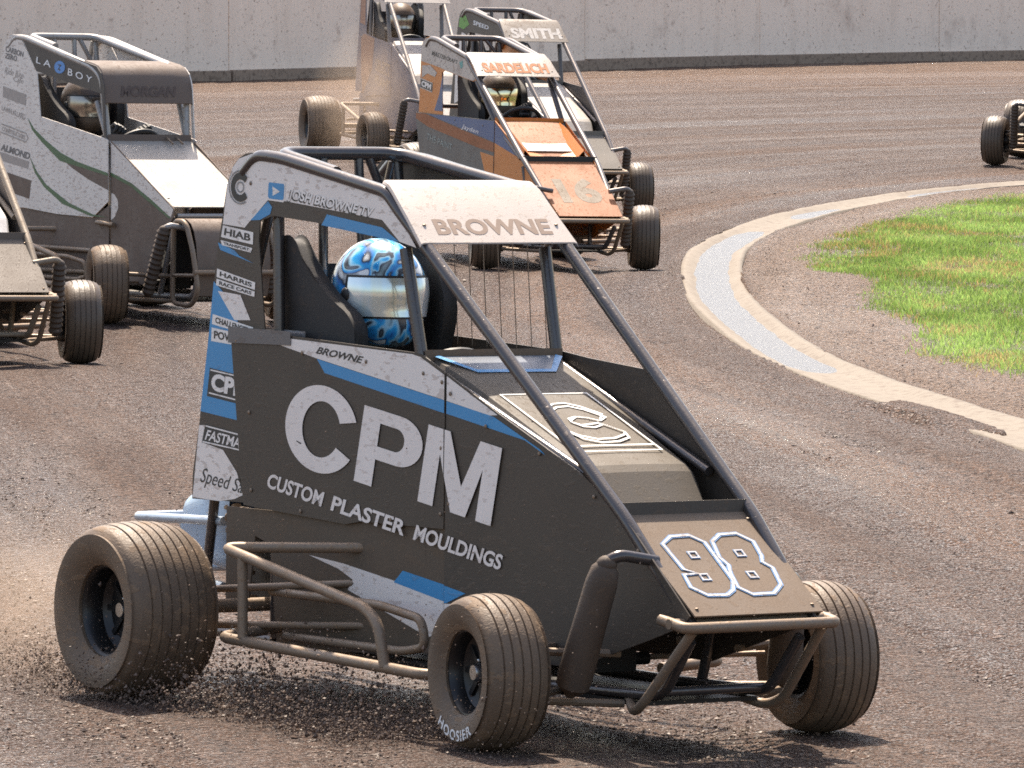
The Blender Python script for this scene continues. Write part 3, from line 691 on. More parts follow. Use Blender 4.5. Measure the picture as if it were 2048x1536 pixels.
def body(root, P, M):
    """sails, roof, sides, hood, nose; returns the panels by name for lettering"""
    out = {}; sw = P.get('sw', .237)+.009
    for k, fn in (('R', sideR(-sw, 0)), ('L', sideL(-sw, 0))):
        out['sail'+k] = (MB().plate(P['sail'], fn, .004).build('sail_panel', M['sail'+k] if 'sail'+k in M else M['sail'], root, smooth=False), fn)
    (xa, za), (xb, zb), (xc, zc) = P['roof']; w0, w1 = P['roofw']; rows = []
    for x, z, wv in ((xa-.045, za+.006, w0-.02), (xa, za+.004, w0), (xa*.6+xb*.4, za*.55+zb*.45+.004, w0), (xb, zb, w0+.003), (xb*.5+xc*.5, zb*.5+zc*.5, (w0+w1)/2), (xc, zc, w1)):
        rows.append([(x, wv*t, z+.020) for t in (-1, -.985, -.95, -.5, 0, .5, .95, .985, 1)])
    rows = [[(p[0], p[1], p[2]-(.010 if abs(t) == 1 else .003 if abs(t) > .98 else 0)) for p, t in zip(r, (-1, -.985, -.95, -.5, 0, .5, .95, .985, 1))] for r in rows]
    ro = MB().sheet(rows, (.0, 0, -.004)).build('roof_panel', M['roof'], root); A, B = (xb, zb+.020), (xc, zc+.020); out['roof'] = (ro, incl(A, B))
    for x, t in ((.1, .6), (.9, .6)):
        pass
    # sides
    U, F_, Lw = P['upper'], P['front'], P['lower']; y0, s_ = P.get('side', (-.262, .022))
    for k, mk in (('R', sideR), ('L', sideL)):
        fn = mk(y0, s_); up = P.get('upperL', U) if k == 'L' else U; fr = P.get('frontL', F_) if k == 'L' else F_
        out['up'+k] = (MB().plate(up, fn, .005).build('side_panel', M['side'], root, smooth=False), fn)
        out['fr'+k] = (MB().plate(fr, mk(y0+.002, s_), .005).build('side_panel', M.get('frontside', M['side']), root, smooth=False), mk(y0+.002, s_))
        out['lo'+k] = (MB().plate(Lw, mk(y0+.010, s_), .005).build('lower_side_panel', M.get('lower', M['side']), root, smooth=False), mk(y0+.010, s_))
    # hood: crowned top with turned-down skirts
    dx, dz, dw = P['dash']; fx, fz, fw = P['hoodf']; bx, bz, bw = P['hoodb']; rows = []
    for x, z, wv, dr in ((dx+.01, dz-.012, dw-.022, .10), ((dx*3+fx)/4, (dz*3+fz)/4, (dw*3+fw)/4-.018, .12), ((dx+fx)/2, (dz+fz)/2, (dw+fw)/2-.012, .14), (fx-.015, fz+.006, fw, .14), (fx+.012, fz-.012, fw, .13), (bx, bz, bw, .06)):
        rows.append([(x, -wv-.004, z-dr), (x, -wv, z-.012), (x, -wv+.008, z-.001)]+[(x, wv*t, z+.003*(1-t*t)) for t in (-.8, -.4, 0, .4, .8)]+[(x, wv-.008, z-.001), (x, wv, z-.012), (x, wv+.004, z-dr)])
    ho = MB().sheet(rows, (0, 0, -.004)).build('hood', M['hood'], root, angle=11); out['hood'] = (ho, incl((dx, dz-.003), (fx-.015, fz+.0095)))
    MB().plate([(-dw+.004, dz-.035), (dw-.004, dz-.035), (dw-.004, dz+.008), (-dw+.004, dz+.008)], lambda y, z, off: (dx+.004+off, y, z), .02).build('dashboard', M['dash'], root, bevel=.004)
    # nose with its upturned lip
    lx, lz, lw = P['lip']; nx, nz, nw = P['nose']; rows = []
    for t, up in ((-.03, 0), (0, 0), (.33, 0), (.66, 0), (1, 0)):
        rows.append([(lx+(nx-lx)*t, (lw+(nw-lw)*t)*q, lz-.028+(nz-lz+.028)*t+.010) for q in (-1, -.5, 0, .5, 1)])
    no = MB().sheet(rows, (-.003, 0, -.004)).build('nose_panel', M['nose'], root); out['nose'] = (no, incl((lx, lz-.018), (nx, nz+.010)))
    MB().plate([(-lw, -.012), (lw, -.012), (lw, .034), (-lw, .034)], lambda y, z, off: (lx-.004+z*-.1+off, y, lz-.016+z), .005).build('nose_lip', M.get('lip', M['nose']), root)
    m = MB()                                                # screw heads along the panel edges
    for p in P.get('screws', [(-.04, 1.0), (.03, .80), (.045, .58), (.30, .535), (.75, .54), (.99, .57), (.99, .75), (.99, .93), (1.03, .90), (1.03, .60), (1.03, .30), (1.45, .76), (1.70, .66), (1.90, .53), (.0, 1.45), (.3, .98), (.62, .97), (.9, .95), (1.2, .82)]): m.ellip(out['upR'][1](p[0], p[1], .002) if p[1] < 1.1 else out['sailR'][1](p[0], p[1], .002), (.006, .003, .006), 8, 5)
    for t in (.6,):
        for y in (-P['roofw'][1]*.82, P['roofw'][1]*.85): m.ellip(out['roof'][1](y, .68, .001), (.006, .006, .003), 8, 5)
    for y in (-.9, .9):
        for t in (.06, .93): m.ellip(out['nose'][1](y*lw*.97, t, .001), (.006, .006, .003), 8, 5)
    m.build('screw_heads', STEEL, root)['kind'] = 'stuff'
    return out
STD['upper'] = [(-.069, .99), (-.069, 1.02), (-.06, 1.028), (.234, 1.026), (.85, 1.005), (.893, 1.0), (1.003, .957), (1.003, .53), (.60, .525), (.523, .513), (.004, .535), (-.01, .60)]
STD['front'] = [(1.007, .955), (1.251, .858), (1.613, .726), (1.80, .640), (2.125, .375), (2.09, .345), (1.95, .30), (1.62, .20), (1.007, .20)]
STD['upperL'] = [(-.069, .99), (-.069, 1.02), (-.06, 1.028), (.234, 1.026), (.85, 1.005), (1.003, .99), (1.003, .53), (.004, .535)]
STD['frontL'] = [(1.007, .99), (1.275, .972), (1.33, .955), (1.79, .625), (2.125, .375), (2.09, .345), (1.95, .30), (1.62, .20), (1.007, .20)]
STD['lower'] = [(-.10, .525), (1.003, .535), (1.003, .19), (.60, .16), (.17, .135), (.13, .43), (.05, .45), (.02, .27), (-.10, .25)]
def variant(**kw): d = dict(STD); d.update(kw); return d
def decal(name, poly, panel, mat, off=.002):
    off *= .45
    o, fn = panel; return MB().flat(poly, fn, off).build(name, mat, o, smooth=False)
def letter(name, body_, panel, bl, br, tl, tr, mat, **kw):
    kw['off'] = kw.get('off', .0025)*.45
    o, fn = panel; return text(name, body_, fn, bl, br, tl, tr, mat, o, **kw)
def car_root(k, label, group='speedcars racing round the bend'):
    T, yaw, roll, pitch, _ = POSE[k]
    e = empty('speedcar', T, (R(roll), R(pitch), R(yaw))); e.scale = (SIZE.get(k, 1),)*3; tag(e, label, 'race car', group); return e

# ------------------------------------------------------------------ drivers
_body = {}
def body_mesh():
    if 'b' in _body: return _body['b']
    J = [('pelvis', (.16, 0, .40), .135), ('belly', (.13, 0, .56), .135), ('chest', (.10, 0, .76), .15), ('neckb', (.13, 0, .90), .075), ('head', (.22, 0, 1.02), .065)]
    P = {n: (p, r) for n, p, r in J}; E = [('pelvis', 'belly'), ('belly', 'chest'), ('chest', 'neckb'), ('neckb', 'head')]
    for s_, t in ((-1, 'r'), (1, 'l')):
        P.update({'sh'+t: ((.12, s_*.165, .84), .078), 'el'+t: ((.30, s_*.215, .70), .055), 'fo'+t: ((.44, s_*.175, .79), .046), 'wr'+t: ((.555, s_*.125, .895), .036),
                  'hip'+t: ((.22, s_*.09, .39), .10), 'kn'+t: ((.72, s_*.11, .56), .065), 'ca'+t: ((.90, s_*.10, .43), .055), 'an'+t: ((1.10, s_*.09, .27), .042), 'to'+t: ((1.24, s_*.09, .33), .032)})
        E += [('chest', 'sh'+t), ('sh'+t, 'el'+t), ('el'+t, 'fo'+t), ('fo'+t, 'wr'+t), ('pelvis', 'hip'+t), ('hip'+t, 'kn'+t), ('kn'+t, 'ca'+t), ('ca'+t, 'an'+t), ('an'+t, 'to'+t)]
    names = list(P); me = bpy.data.meshes.new('b'); me.from_pydata([P[n][0] for n in names], [(names.index(a), names.index(b)) for a, b in E], [])
    o = bpy.data.objects.new('b', me); COL.objects.link(o)
    o.modifiers.new('s', 'SKIN'); su = o.modifiers.new('u', 'SUBSURF'); su.levels = 2; su.render_levels = 2
    for i, n in enumerate(names):
        sv = me.skin_vertices[0].data[i]; sv.radius = (P[n][1],)*2; sv.use_root = (n == 'pelvis')
    bpy.context.view_layer.update()
    m2 = bpy.data.meshes.new_from_object(o.evaluated_get(bpy.context.evaluated_depsgraph_get())); m2.name = 'body'
    bpy.data.objects.remove(o); m2.polygons.foreach_set('use_smooth', [True]*len(m2.polygons)); m2.materials.clear(); m2.materials.append(BLACKCLOTH); _body['b'] = m2; return m2
def helmet_pt(az, el, off=0.0):
    ce = math.cos(el) if el > 0 else math.cos(el*.72); ax = .168 if math.cos(az) > 0 else .158
    front = max(0, math.cos(az)); chin = front**2*max(0, min(1, (-el-.25)/.5))
    rx, ry, rz = ax+off+.034*chin, .126+off, .152+off
    z = rz*math.sin(el)*(1 if el > 0 else 1.02)
    return (rx*ce*math.cos(az)-.01*max(0, -el), ry*ce*math.sin(az), z)
def helmet(parent, c, shell, visor):
    m = MB(); n, k = 40, 20; els = [R(90-i*(168/k)) for i in range(k+1)]
    m.add([tuple(Vector(helmet_pt(2*math.pi*j/n, e))+Vector(c)) for e in els for j in range(n)], [(i*n+j, (i+1)*n+j, (i+1)*n+(j+1) % n, i*n+(j+1) % n) for i in range(k) for j in range(n)])
    h = m.build('helmet', shell, parent, angle=80)
    def patch(a0, a1, e0, e1, off, nm, mat):
        q = MB(); A = np.linspace(a0, a1, 25); Ee = np.linspace(e0, e1, 9)
        q.add([tuple(Vector(helmet_pt(R(a), R(e)-(.0 if abs(a) < 55 else 0), off))+Vector(c)) for e in Ee for a in A], [(i*25+j, i*25+j+1, (i+1)*25+j+1, (i+1)*25+j) for i in range(8) for j in range(24)])
        return q.build(nm, mat, h, angle=80)
    patch(-82, 82, -27, 19, .0025, 'eyeport_trim', plain('trim', (.015, .015, .016), .5)); patch(-77, 77, -24, 16, .006, 'visor', visor)
    for s_ in (-1, 1): MB().ellip(Vector(helmet_pt(R(s_*80), R(-2), .006))+Vector(c), (.02, .006, .02), 12, 6).build('visor_pivot', plain('trim', (.015, .015, .016), .5), h)
    return h
def glove(parent, wrist, grip, side, mat, cuff=None):
    """closed hand on the wheel rim: palm, four curled fingers of unequal length, thumb"""
    m = MB(); w0, g0 = Vector(wrist), Vector(grip); d = (g0-w0).normalized(); lat = Vector((0, side, .35)).normalized(); lat = (lat-d*lat.dot(d)).normalized(); nrm = d.cross(lat)
    if nrm.z < 0: nrm = -nrm
    m.tube([w0-d*.05, w0, w0+d*.035, g0+nrm*.016-d*.02, g0+nrm*.022], .03, 10, radii=[.034, .036, .043, .043, .030])
    if cuff is not None: m.tube([Vector(cuff), Vector(cuff).lerp(w0, .5)-Vector((0, 0, .012)), w0-d*.02], .04, 12, radii=[.045, .042, .035])
    for i, L in enumerate((.9, 1.0, .95, .78)):
        o = lat*(.031-.0205*i); b = g0+nrm*.024+o
        m.tube([b-d*.018, b+d*.022*L, b+d*.036*L-nrm*.020, b+d*.026*L-nrm*.042*L, b+d*.004-nrm*.050*L], .0105, 8, radii=[.012, .0115, .011, .010, .007])
    b = w0+d*.03+lat*side*.0-lat*.036
    m.tube([b, b+d*.03-nrm*.018, b+d*.048-nrm*.034+lat*.01, b+d*.05-nrm*.044+lat*.03], .012, 8, radii=[.015, .0125, .011, .008])
    return m.build('glove', mat, parent)
def driver(k, label, shell, visor, suit=None, dx=0.0, dz=0.0, gl=None, grips=None):
    M = pose_matrix(k) @ Matrix.Translation((.16+dx, 0, .32+dz*.5)); e = empty('person'); e.matrix_world = M
    tag(e, label, 'person', 'racing drivers in their seats')
    off = Vector((-.16, 0, -.32+dz*.5))
    b = link('body', body_mesh(), e); b.location = off
    if suit: b.material_slots[0].link = 'OBJECT'; b.material_slots[0].material = suit
    helmet(e, Vector((.29, 0, 1.15))+off, shell, visor)
    for s_ in (-1, 1):
        gm_ = gl or plain('black_glove', (.018, .018, .02), .6); wr = Vector((.555, s_*.125, .895))+off
        if grips:                                            # car coordinates of the hands on the wheel rim
            gp = Vector(grips[0 if s_ < 0 else 1])-Vector((.16+dx, 0, .32+dz*.5)); glove(e, gp+Vector((-.055, s_*.02, -.035)), gp, s_, gm_, wr)
        else: glove(e, wr, Vector((.595, s_*.118, .945))+off, s_, gm_)
    return e
def swirl_helmet():
    N = NT('blue_swirl_helmet'); v = N.obj(); nz = N.n('TexNoise'); nz.inputs['Scale'].default_value = 7.5; nz.inputs['Detail'].default_value = 1.5; nz.inputs['Distortion'].default_value = 1.9; N.l(v, nz.inputs['Vector'])
    c = N.ramp(nz.outputs[0], [(0, (.70, .76, .80)), (.40, (.75, .80, .84)), (.44, (.02, .03, .05)), (.475, (.02, .22, .62)), (.53, (.02, .42, .85)), (.565, (.35, .65, .85)), (.60, (.03, .03, .045)), (.68, (.22, .32, .36)), (1, (.62, .68, .70))])
    N.l(c, N.p.inputs['Base Color']); N.set(Roughness=.22, Coat_Weight=.6); return N.m
def iris_visor():
    N = NT('mirror_visor'); n = N.noise(N.obj((1, 6, .6)), 3.0, 2); N.l(N.ramp(n, [(.36, (.74, .78, .66)), (.48, (.66, .82, .88)), (.62, (.90, .93, .95))]), N.p.inputs['Base Color'])
    N.set(Roughness=.14, Metallic=.5); return N.m
VIS = iris_visor(); VISD = plain('smoke_visor', (.35, .31, .27), .2, .9)
HB = paint('muddy_helmet', (.06, .05, .045), .5, .3, film=.35); HG = paint('grey_helmet', (.25, .22, .20), .5, .3, film=.35)

# ================================================================== car 98
def car_near():
    r = car_root('near', 'black, blue and white speedcar numbered 98 sliding past in the foreground'); P = variant()
    tube = paint('cage_dark', (.075, .072, .075), .2, .20, .55, film=.14, mudcol=(.20, .155, .125))
    BLK = paint('black_panel', (.022, .020, .018), .40, .38, film=.30, mudcol=(.145, .105, .074), fine=50, blot=.35)
    BLU = paint('blue_vinyl', (.012, .26, .54), .16, .38, film=.08, fine=36)
    HOOD = paint('hood_muddy', (.07, .06, .048), .55, .4, film=.5, mudcol=(.125, .098, .072)); NOSE = paint('nose_muddy', (.13, .092, .064), .6, .42, film=.6, mudcol=(.19, .135, .095), fine=60)
    ROOF = paint('roof_white', (.50, .445, .405), .42, .42, film=.32, mudcol=(.36, .285, .23), fine=60, blot=.3)
    M = dict(sail=BLK, side=BLK, lower=paint('lower_muddy', (.05, .04, .03), .6, .45, film=.6, mudcol=(.15, .108, .075), fine=26), roof=ROOF, hood=HOOD, dash=NOSE, nose=NOSE, lip=BLK)
    running_gear(r, 'near', TYRE, tube, 72, letters='HOOSIER', near=True); engine(r); cage(r, P, tube); bumper(r, P, STEEL)
    b = body(r, P, M); seat(r); steering(r, (.62, 0, .90)); tail_tank(r, paint('tank_blue', (.30, .45, .62), .3, .28, film=.12))
    S, U, Fp, Lo = b['sailR'], b['upR'], b['frR'], b['loR']
    # cap over the rear top corner of the side panel
    MB().plate([(-.075, 1.0), (-.075, 1.034), (.236, 1.032), (.236, 1.005)], lambda x, z, off: (x, -.266+.022*x-off, z), .05).build('panel_cap', paint('cap_grey', (.12, .12, .125), .3, .4), r, bevel=.006)
    # sail livery
    decal('white_vinyl', [(-.066, 1.519), (.004, 1.534), (.098, 1.526), (.710, 1.438), (.862, 1.292), (.778, 1.306), (.688, 1.364), (.194, 1.403), (.093, 1.405), (-.032, 1.323), (-.150, 1.33), (-.128, 1.44), (-.10, 1.493)], S, WHITE, .0015)
    decal('blue_vinyl', [(.377, 1.341), (.405, 1.372), (.689, 1.343), (.776, 1.306)], S, BLU); decal('blue_vinyl', [(-.0, 1.345), (.093, 1.402), (.115, 1.385), (.105, 1.365), (.05, 1.347)], S, BLU)
    decal('blue_vinyl', [(-.176, 1.277), (-.162, 1.256), (.019, 1.223), (-.058, 1.242), (-.085, 1.257)], S, BLU)
    decal('blue_vinyl', [(-.196, 1.165), (-.15, 1.14), (-.073, 1.076), (-.064, 1.059), (-.05, 1.0), (-.05, .772), (-.262, .789), (-.222, 1.0)], S, BLU)
    decal('white_vinyl', [(-.173, 1.138), (-.05, 1.131), (.006, 1.061), (-.081, 1.058)], S, WHITE, .0025)
    decal('white_vinyl', [(-.268, .748), (-.233, .75), (-.248, .699), (-.136, .684), (-.058, .623), (-.024, .561), (-.07, .547), (-.152, .536), (-.300, .538)], S, WHITE)
    INK = plain('black_ink', (.02, .02, .02), .5)
    o, fn = S
    ring = lambda c, rx, rz, a0, a1, n=28: [(c[0]+rx*math.cos(R(a0+(a1-a0)*i/n)), c[1]+rz*math.sin(R(a0+(a1-a0)*i/n))) for i in range(n+1)]
    m = MB(); m.stroke(ring((-.055, 1.438), .040, .032, 40, 320), fn, .003, .020); m.build('emblem', INK, o, smooth=False)
    m = MB(); m.stroke(ring((-.055, 1.438), .060, .047, 60, 300), fn, .003, .004); m.stroke(ring((-.055, 1.438), .018, .014, 0, 360), fn, .003, .004); m.build('emblem', plain('grey_ink', (.2, .2, .2), .5), o, smooth=False)
    decal('video_badge', [(.091, 1.452), (.096, 1.460), (.180, 1.457), (.187, 1.450), (.183, 1.406), (.176, 1.400), (.096, 1.404), (.089, 1.412)], S, WHITE, .003)
    decal('video_badge', [(.096, 1.450), (.100, 1.455), (.176, 1.452), (.181, 1.447), (.177, 1.410), (.172, 1.406), (.100, 1.409), (.094, 1.415)], S, BLU, .004)
    decal('play_mark', [(.118, 1.444), (.158, 1.430), (.120, 1.417)], S, WHITE2, .005)
    letter('lettering', 'JOSH BROWNE TV', S, (.198, 1.404), (.640, 1.362), (.206, 1.440), (.652, 1.396), WHITE2, off=.0045, bold=.035, shear=.15); letter('lettering', 'JOSH BROWNE TV', S, (.192, 1.400), (.636, 1.358), (.200, 1.438), (.648, 1.394), INK, off=.0035, bold=.05, shear=.15)
    def box(p, txt, ink, paper, sub=None, sy=.0, bold=.03):
        decal('sponsor_decal', p, S, paper, .003); a, b_, c, d = [Vector(q) for q in p]    # tl tr br bl
        L = lambda u, v: tuple((d.lerp(c, u)).lerp(a.lerp(b_, u), v))
        letter('lettering', txt, S, L(.08, .22+sy), L(.92, .22+sy), L(.08, .82), L(.92, .82), ink, off=.0045, bold=bold)
    box([(-.149, 1.327), (.017, 1.311), (.015, 1.276), (-.158, 1.293)], 'HIAB', INK, WHITE2); box([(-.160, 1.284), (.012, 1.266), (.004, 1.253), (-.153, 1.270)], 'TRANSPORT', INK, WHITE2)
    box([(-.178, 1.202), (.030, 1.169), (.028, 1.148), (-.180, 1.178)], 'HARRIS', INK, WHITE2); box([(-.180, 1.173), (.028, 1.143), (.026, 1.128), (-.183, 1.154)], 'RACE CARS', INK, WHITE2)
    box([(-.199, 1.071), (.022, 1.041), (.015, 1.016), (-.203, 1.042)], 'CHALLENGER', INK, WHITE2); box([(-.204, 1.032), (-.02, 1.018), (-.02, .984), (-.206, .993)], 'POWER', INK, WHITE2)
    decal('sponsor_decal', [(-.212, .916), (.0, .898), (-.01, .816), (-.226, .834)], S, INK, .003); letter('lettering', 'CPM', S, (-.205, .852), (-.01, .836), (-.198, .902), (.0, .888), WHITE2, off=.0045, bold=.05)
    decal('rule_line', [(-.214, .846), (-.01, .828), (-.011, .824), (-.215, .842)], S, WHITE2, .0045); decal('rule_line', [(-.206, .912), (.0, .896), (.0, .892), (-.207, .908)], S, WHITE2, .0045)
    decal('sponsor_decal', [(-.234, .753), (.0, .732), (.0, .682), (-.252, .699)], S, INK, .003); letter('lettering', 'FASTMAC', S, (-.235, .708), (.0, .690), (-.226, .738), (.0, .720), WHITE2, off=.0045, bold=.02, shear=.2)
    decal('rule_line', [(-.230, .750), (.0, .730), (.0, .726), (-.231, .746)], S, WHITE2, .0045); decal('rule_line', [(-.246, .704), (.0, .688), (.0, .684), (-.247, .700)], S, WHITE2, .0045)
    letter('lettering', 'Speed Sa', S, (-.262, .572), (-.03, .553), (-.25, .628), (-.02, .604), INK, off=.004, bold=.0, shear=.3)
    # side panel livery
    decal('white_vinyl', [(.145, 1.004), (.237, 1.018), (.843, 1.000), (.884, .994), (1.000, .950), (1.000, .882), (.373, .968)], U, WHITE, .0015)
    decal('white_vinyl', [(1.009, .947), (1.251, .853), (1.213, .850), (1.009, .880)], Fp, WHITE, .0015)
    decal('blue_vinyl', [(.373, .967), (.414, .929), (1.001, .846), (1.001, .881)], U, BLU); decal('blue_vinyl', [(1.009, .845), (1.378, .792), (1.475, .757), (1.45, .771), (1.232, .848), (1.009, .879)], Fp, BLU)
    letter('lettering', 'BROWNE', U, (.367, .982), (.601, .963), (.377, 1.002), (.608, .983), INK, off=.003, bold=.03, shear=.25)
    PAP = paint('letter_white', (.84, .77, .72), .36, .45, film=.18, mudcol=(.46, .35, .28), fine=70, blot=.12)
    Um = MB(); Fm = MB()
    mp = lambda O: (lambda u, v: (O[0]+u+.050*v, O[1]-.133*u+.213*v))
    a = mp((.568, .637)); fn = U[1]
    Um.flat([a(0, 0), a(.087, 0), a(.087, 1), a(0, 1)], fn, .003)
    oc = [(.087, 1.0), (.185, 1.0)]+[(.185+.115*math.cos(R(t)), .68+.32*math.sin(R(t))) for t in range(80, -81, -10)]+[(.185, .36), (.087, .36)]
    ic = [(.087, .83), (.17, .83)]+[(.17+.042*math.cos(R(t)), .68+.15*math.sin(R(t))) for t in range(80, -81, -10)]+[(.17, .53), (.087, .53)]
    for i in range(len(oc)-1): Um.flat([a(*oc[i]), a(*oc[i+1]), a(*ic[i+1]), a(*ic[i])], fn, .003)
    c0 = (.402, .771); ang = [24+i*(308/44) for i in range(45)]
    ell = lambda rx, rz, t: (c0[0]+rx*math.cos(R(t))+.235*rz*math.sin(R(t)), c0[1]-.133*rx*math.cos(R(t))+rz*math.sin(R(t)))
    for t0, t1 in zip(ang, ang[1:]): Um.flat([ell(.180, .121, t0), ell(.180, .121, t1), ell(.094, .078, t1), ell(.094, .078, t0)], fn, .003)
    a = mp((.881, .599)); c_ = .118                            # the M runs over the joint between the two panels
    Um.flat([a(0, 0), a(.072, 0), a(.072, .68), a(.100, .45), a(.072, 1), a(0, 1)], fn, .003)
    Fm.flat([a(.105, .42), a(.158, 0), a(.228, 0), a(.277, .66), a(.277, 0), a(.349, 0), a(.349, 1), a(.248, 1), a(.19, .36), a(.105, 1), a(.077, 1)], Fp[1], .005)
    Um.build('lettering', PAP, U[0], smooth=False); Fm.build('lettering', PAP, Fp[0], smooth=False)
    W3 = PAP
    for txt, u0, u1 in (('CUSTOM', 0, .245), ('PLASTER', .285, .60), ('MOULDINGS', .64, 1)):
        Q = lambda u, v: (.122+u*1.152+.018*v, .592-.156*u+.042*v)
        pn = (U[0], lambda x, z, off: (x, -.262+.022*x-off, z))
        letter('lettering', txt, pn, Q(u0, 0), Q(u1, 0), Q(u0, 1), Q(u1, 1), W3, off=.004, bold=.028)
    decal('white_vinyl', [(.329, .414), (.50, .402), (1.000, .342), (1.000, .25), (.923, .228), (.527, .33), (.55, .36), (.48, .385)], Lo, WHITE); decal('blue_vinyl', [(.797, .402), (1.001, .377), (1.001, .331), (.754, .367)], Lo, BLU, .003)
    decal('blue_vinyl', [(1.010, .376), (1.111, .362), (1.017, .328), (1.010, .329)], Fp, BLU, .003); decal('white_vinyl', [(1.010, .327), (1.10, .33), (1.05, .27), (1.010, .25)], Fp, WHITE)
    # roof, hood, nose
    RB = plain('brown_ink', (.22, .15, .11), .6); letter('lettering', 'BROWNE', b['roof'], (-.187, .86), (.195, .86), (-.180, .57), (.203, .57), RB, off=.002, bold=.035, space=1.02)
    hp, hf = b['hood']; LW = plain('line_white', (.78, .77, .74), .5); Lh = .748
    hm = lambda y, s_, off: hf(y, s_/Lh, off)
    m = MB(); m.stroke([(-.150, .283), (.133, .283), (.140, .668), (-.140, .668)], hm, .005, .007, True); m.stroke([(-.125, .632), (.14, .632)], hm, .005, .007); m.build('emblem', LW, hp, smooth=False)
    m = MB()
    for k_ in (0, .022):
        m.stroke([(-.055, .375+k_), (-.02, .352+k_), (.02, .348+k_), (.055, .372+k_), (.095, .425+k_), (.062, .470), (.03, .448), (.0, .44), (-.03, .452+k_*.5), (-.035, .475), (-.015, .505-k_*.4), (.02, .512-k_), (.05, .498-k_*.6), (.045, .478), (.095, .545), (.085, .585-k_), (.04, .607-k_), (-.02, .612-k_), (-.065, .585-k_), (-.09, .52)], hm, .005, .008)
    m.build('emblem', LW, hp, smooth=False)
    m = MB(); m.stroke([(-.195, .012), (-.125, .118), (.125, .122), (.205, .02)], hm, .004, .020); m.build('blue_vinyl', BLU, hp, smooth=False); decal('glass_strip', [(-.19, .012), (-.12, .15), (.12, .155), (.20, .02)], (hp, hf), paint('strip_grey', (.16, .20, .25), .2, .25, film=.2), .003)
    npn, nf = b['nose']; nm = lambda y, s_, off: nf(y, s_/.427, off); LB = paint('number_blue', (.10, .30, .58), .45, .5, film=.2, mudcol=(.22, .16, .12), fine=70); LWn = paint('number_white', (.62, .60, .58), .45, .5, film=.15, mudcol=(.24, .175, .135), fine=70); q = .427
    e8 = [(.017, .28), (.055, .215), (.112, .208), (.147, .294), (.139, .44), (.127, .50), (.146, .56), (.133, .73), (.091, .812), (.022, .815), (-.009, .739), (.0, .60), (.013, .52), (.002, .44)]
    e9 = [(-.145, .288), (-.103, .217), (-.042, .211), (-.009, .286), (-.009, .672), (-.03, .765), (-.061, .812), (-.121, .806), (-.156, .722), (-.149, .598), (-.10, .592), (-.138, .545)]
    for wd, mt, of in ((.016, LB, .002), (.0085, LWn, .003)):
        m = MB()
        for e_ in (e8, e9): m.stroke([(y, t*q) for y, t in e_], nm, of, wd, True)
        for c_ in ((.077, .405), (.066, .622), (-.073, .406), (-.088, .628)): m.stroke([(c_[0]-.012, c_[1]*q-.012), (c_[0]+.012, c_[1]*q-.012), (c_[0]+.012, c_[1]*q+.012), (c_[0]-.012, c_[1]*q+.012)], nm, of, wd*.7, True)
        m.build('race_number', mt, npn, smooth=False)
    m = MB()                                                 # net of cords hung in the far window opening
    for i in range(7):
        x = .31+i*.075; m.bar((x, .238, 1.40-.12*x), (x+.03, .240, 1.0), .0016, 6)
    m.bar((.29, .238, 1.365), (.80, .238, 1.30), .002, 6)
    m.build('window_net', STEEL, r)
    driver('near', 'driver in a blue and white swirl helmet in the foreground car', swirl_helmet(), VIS)
    return r
car_near()

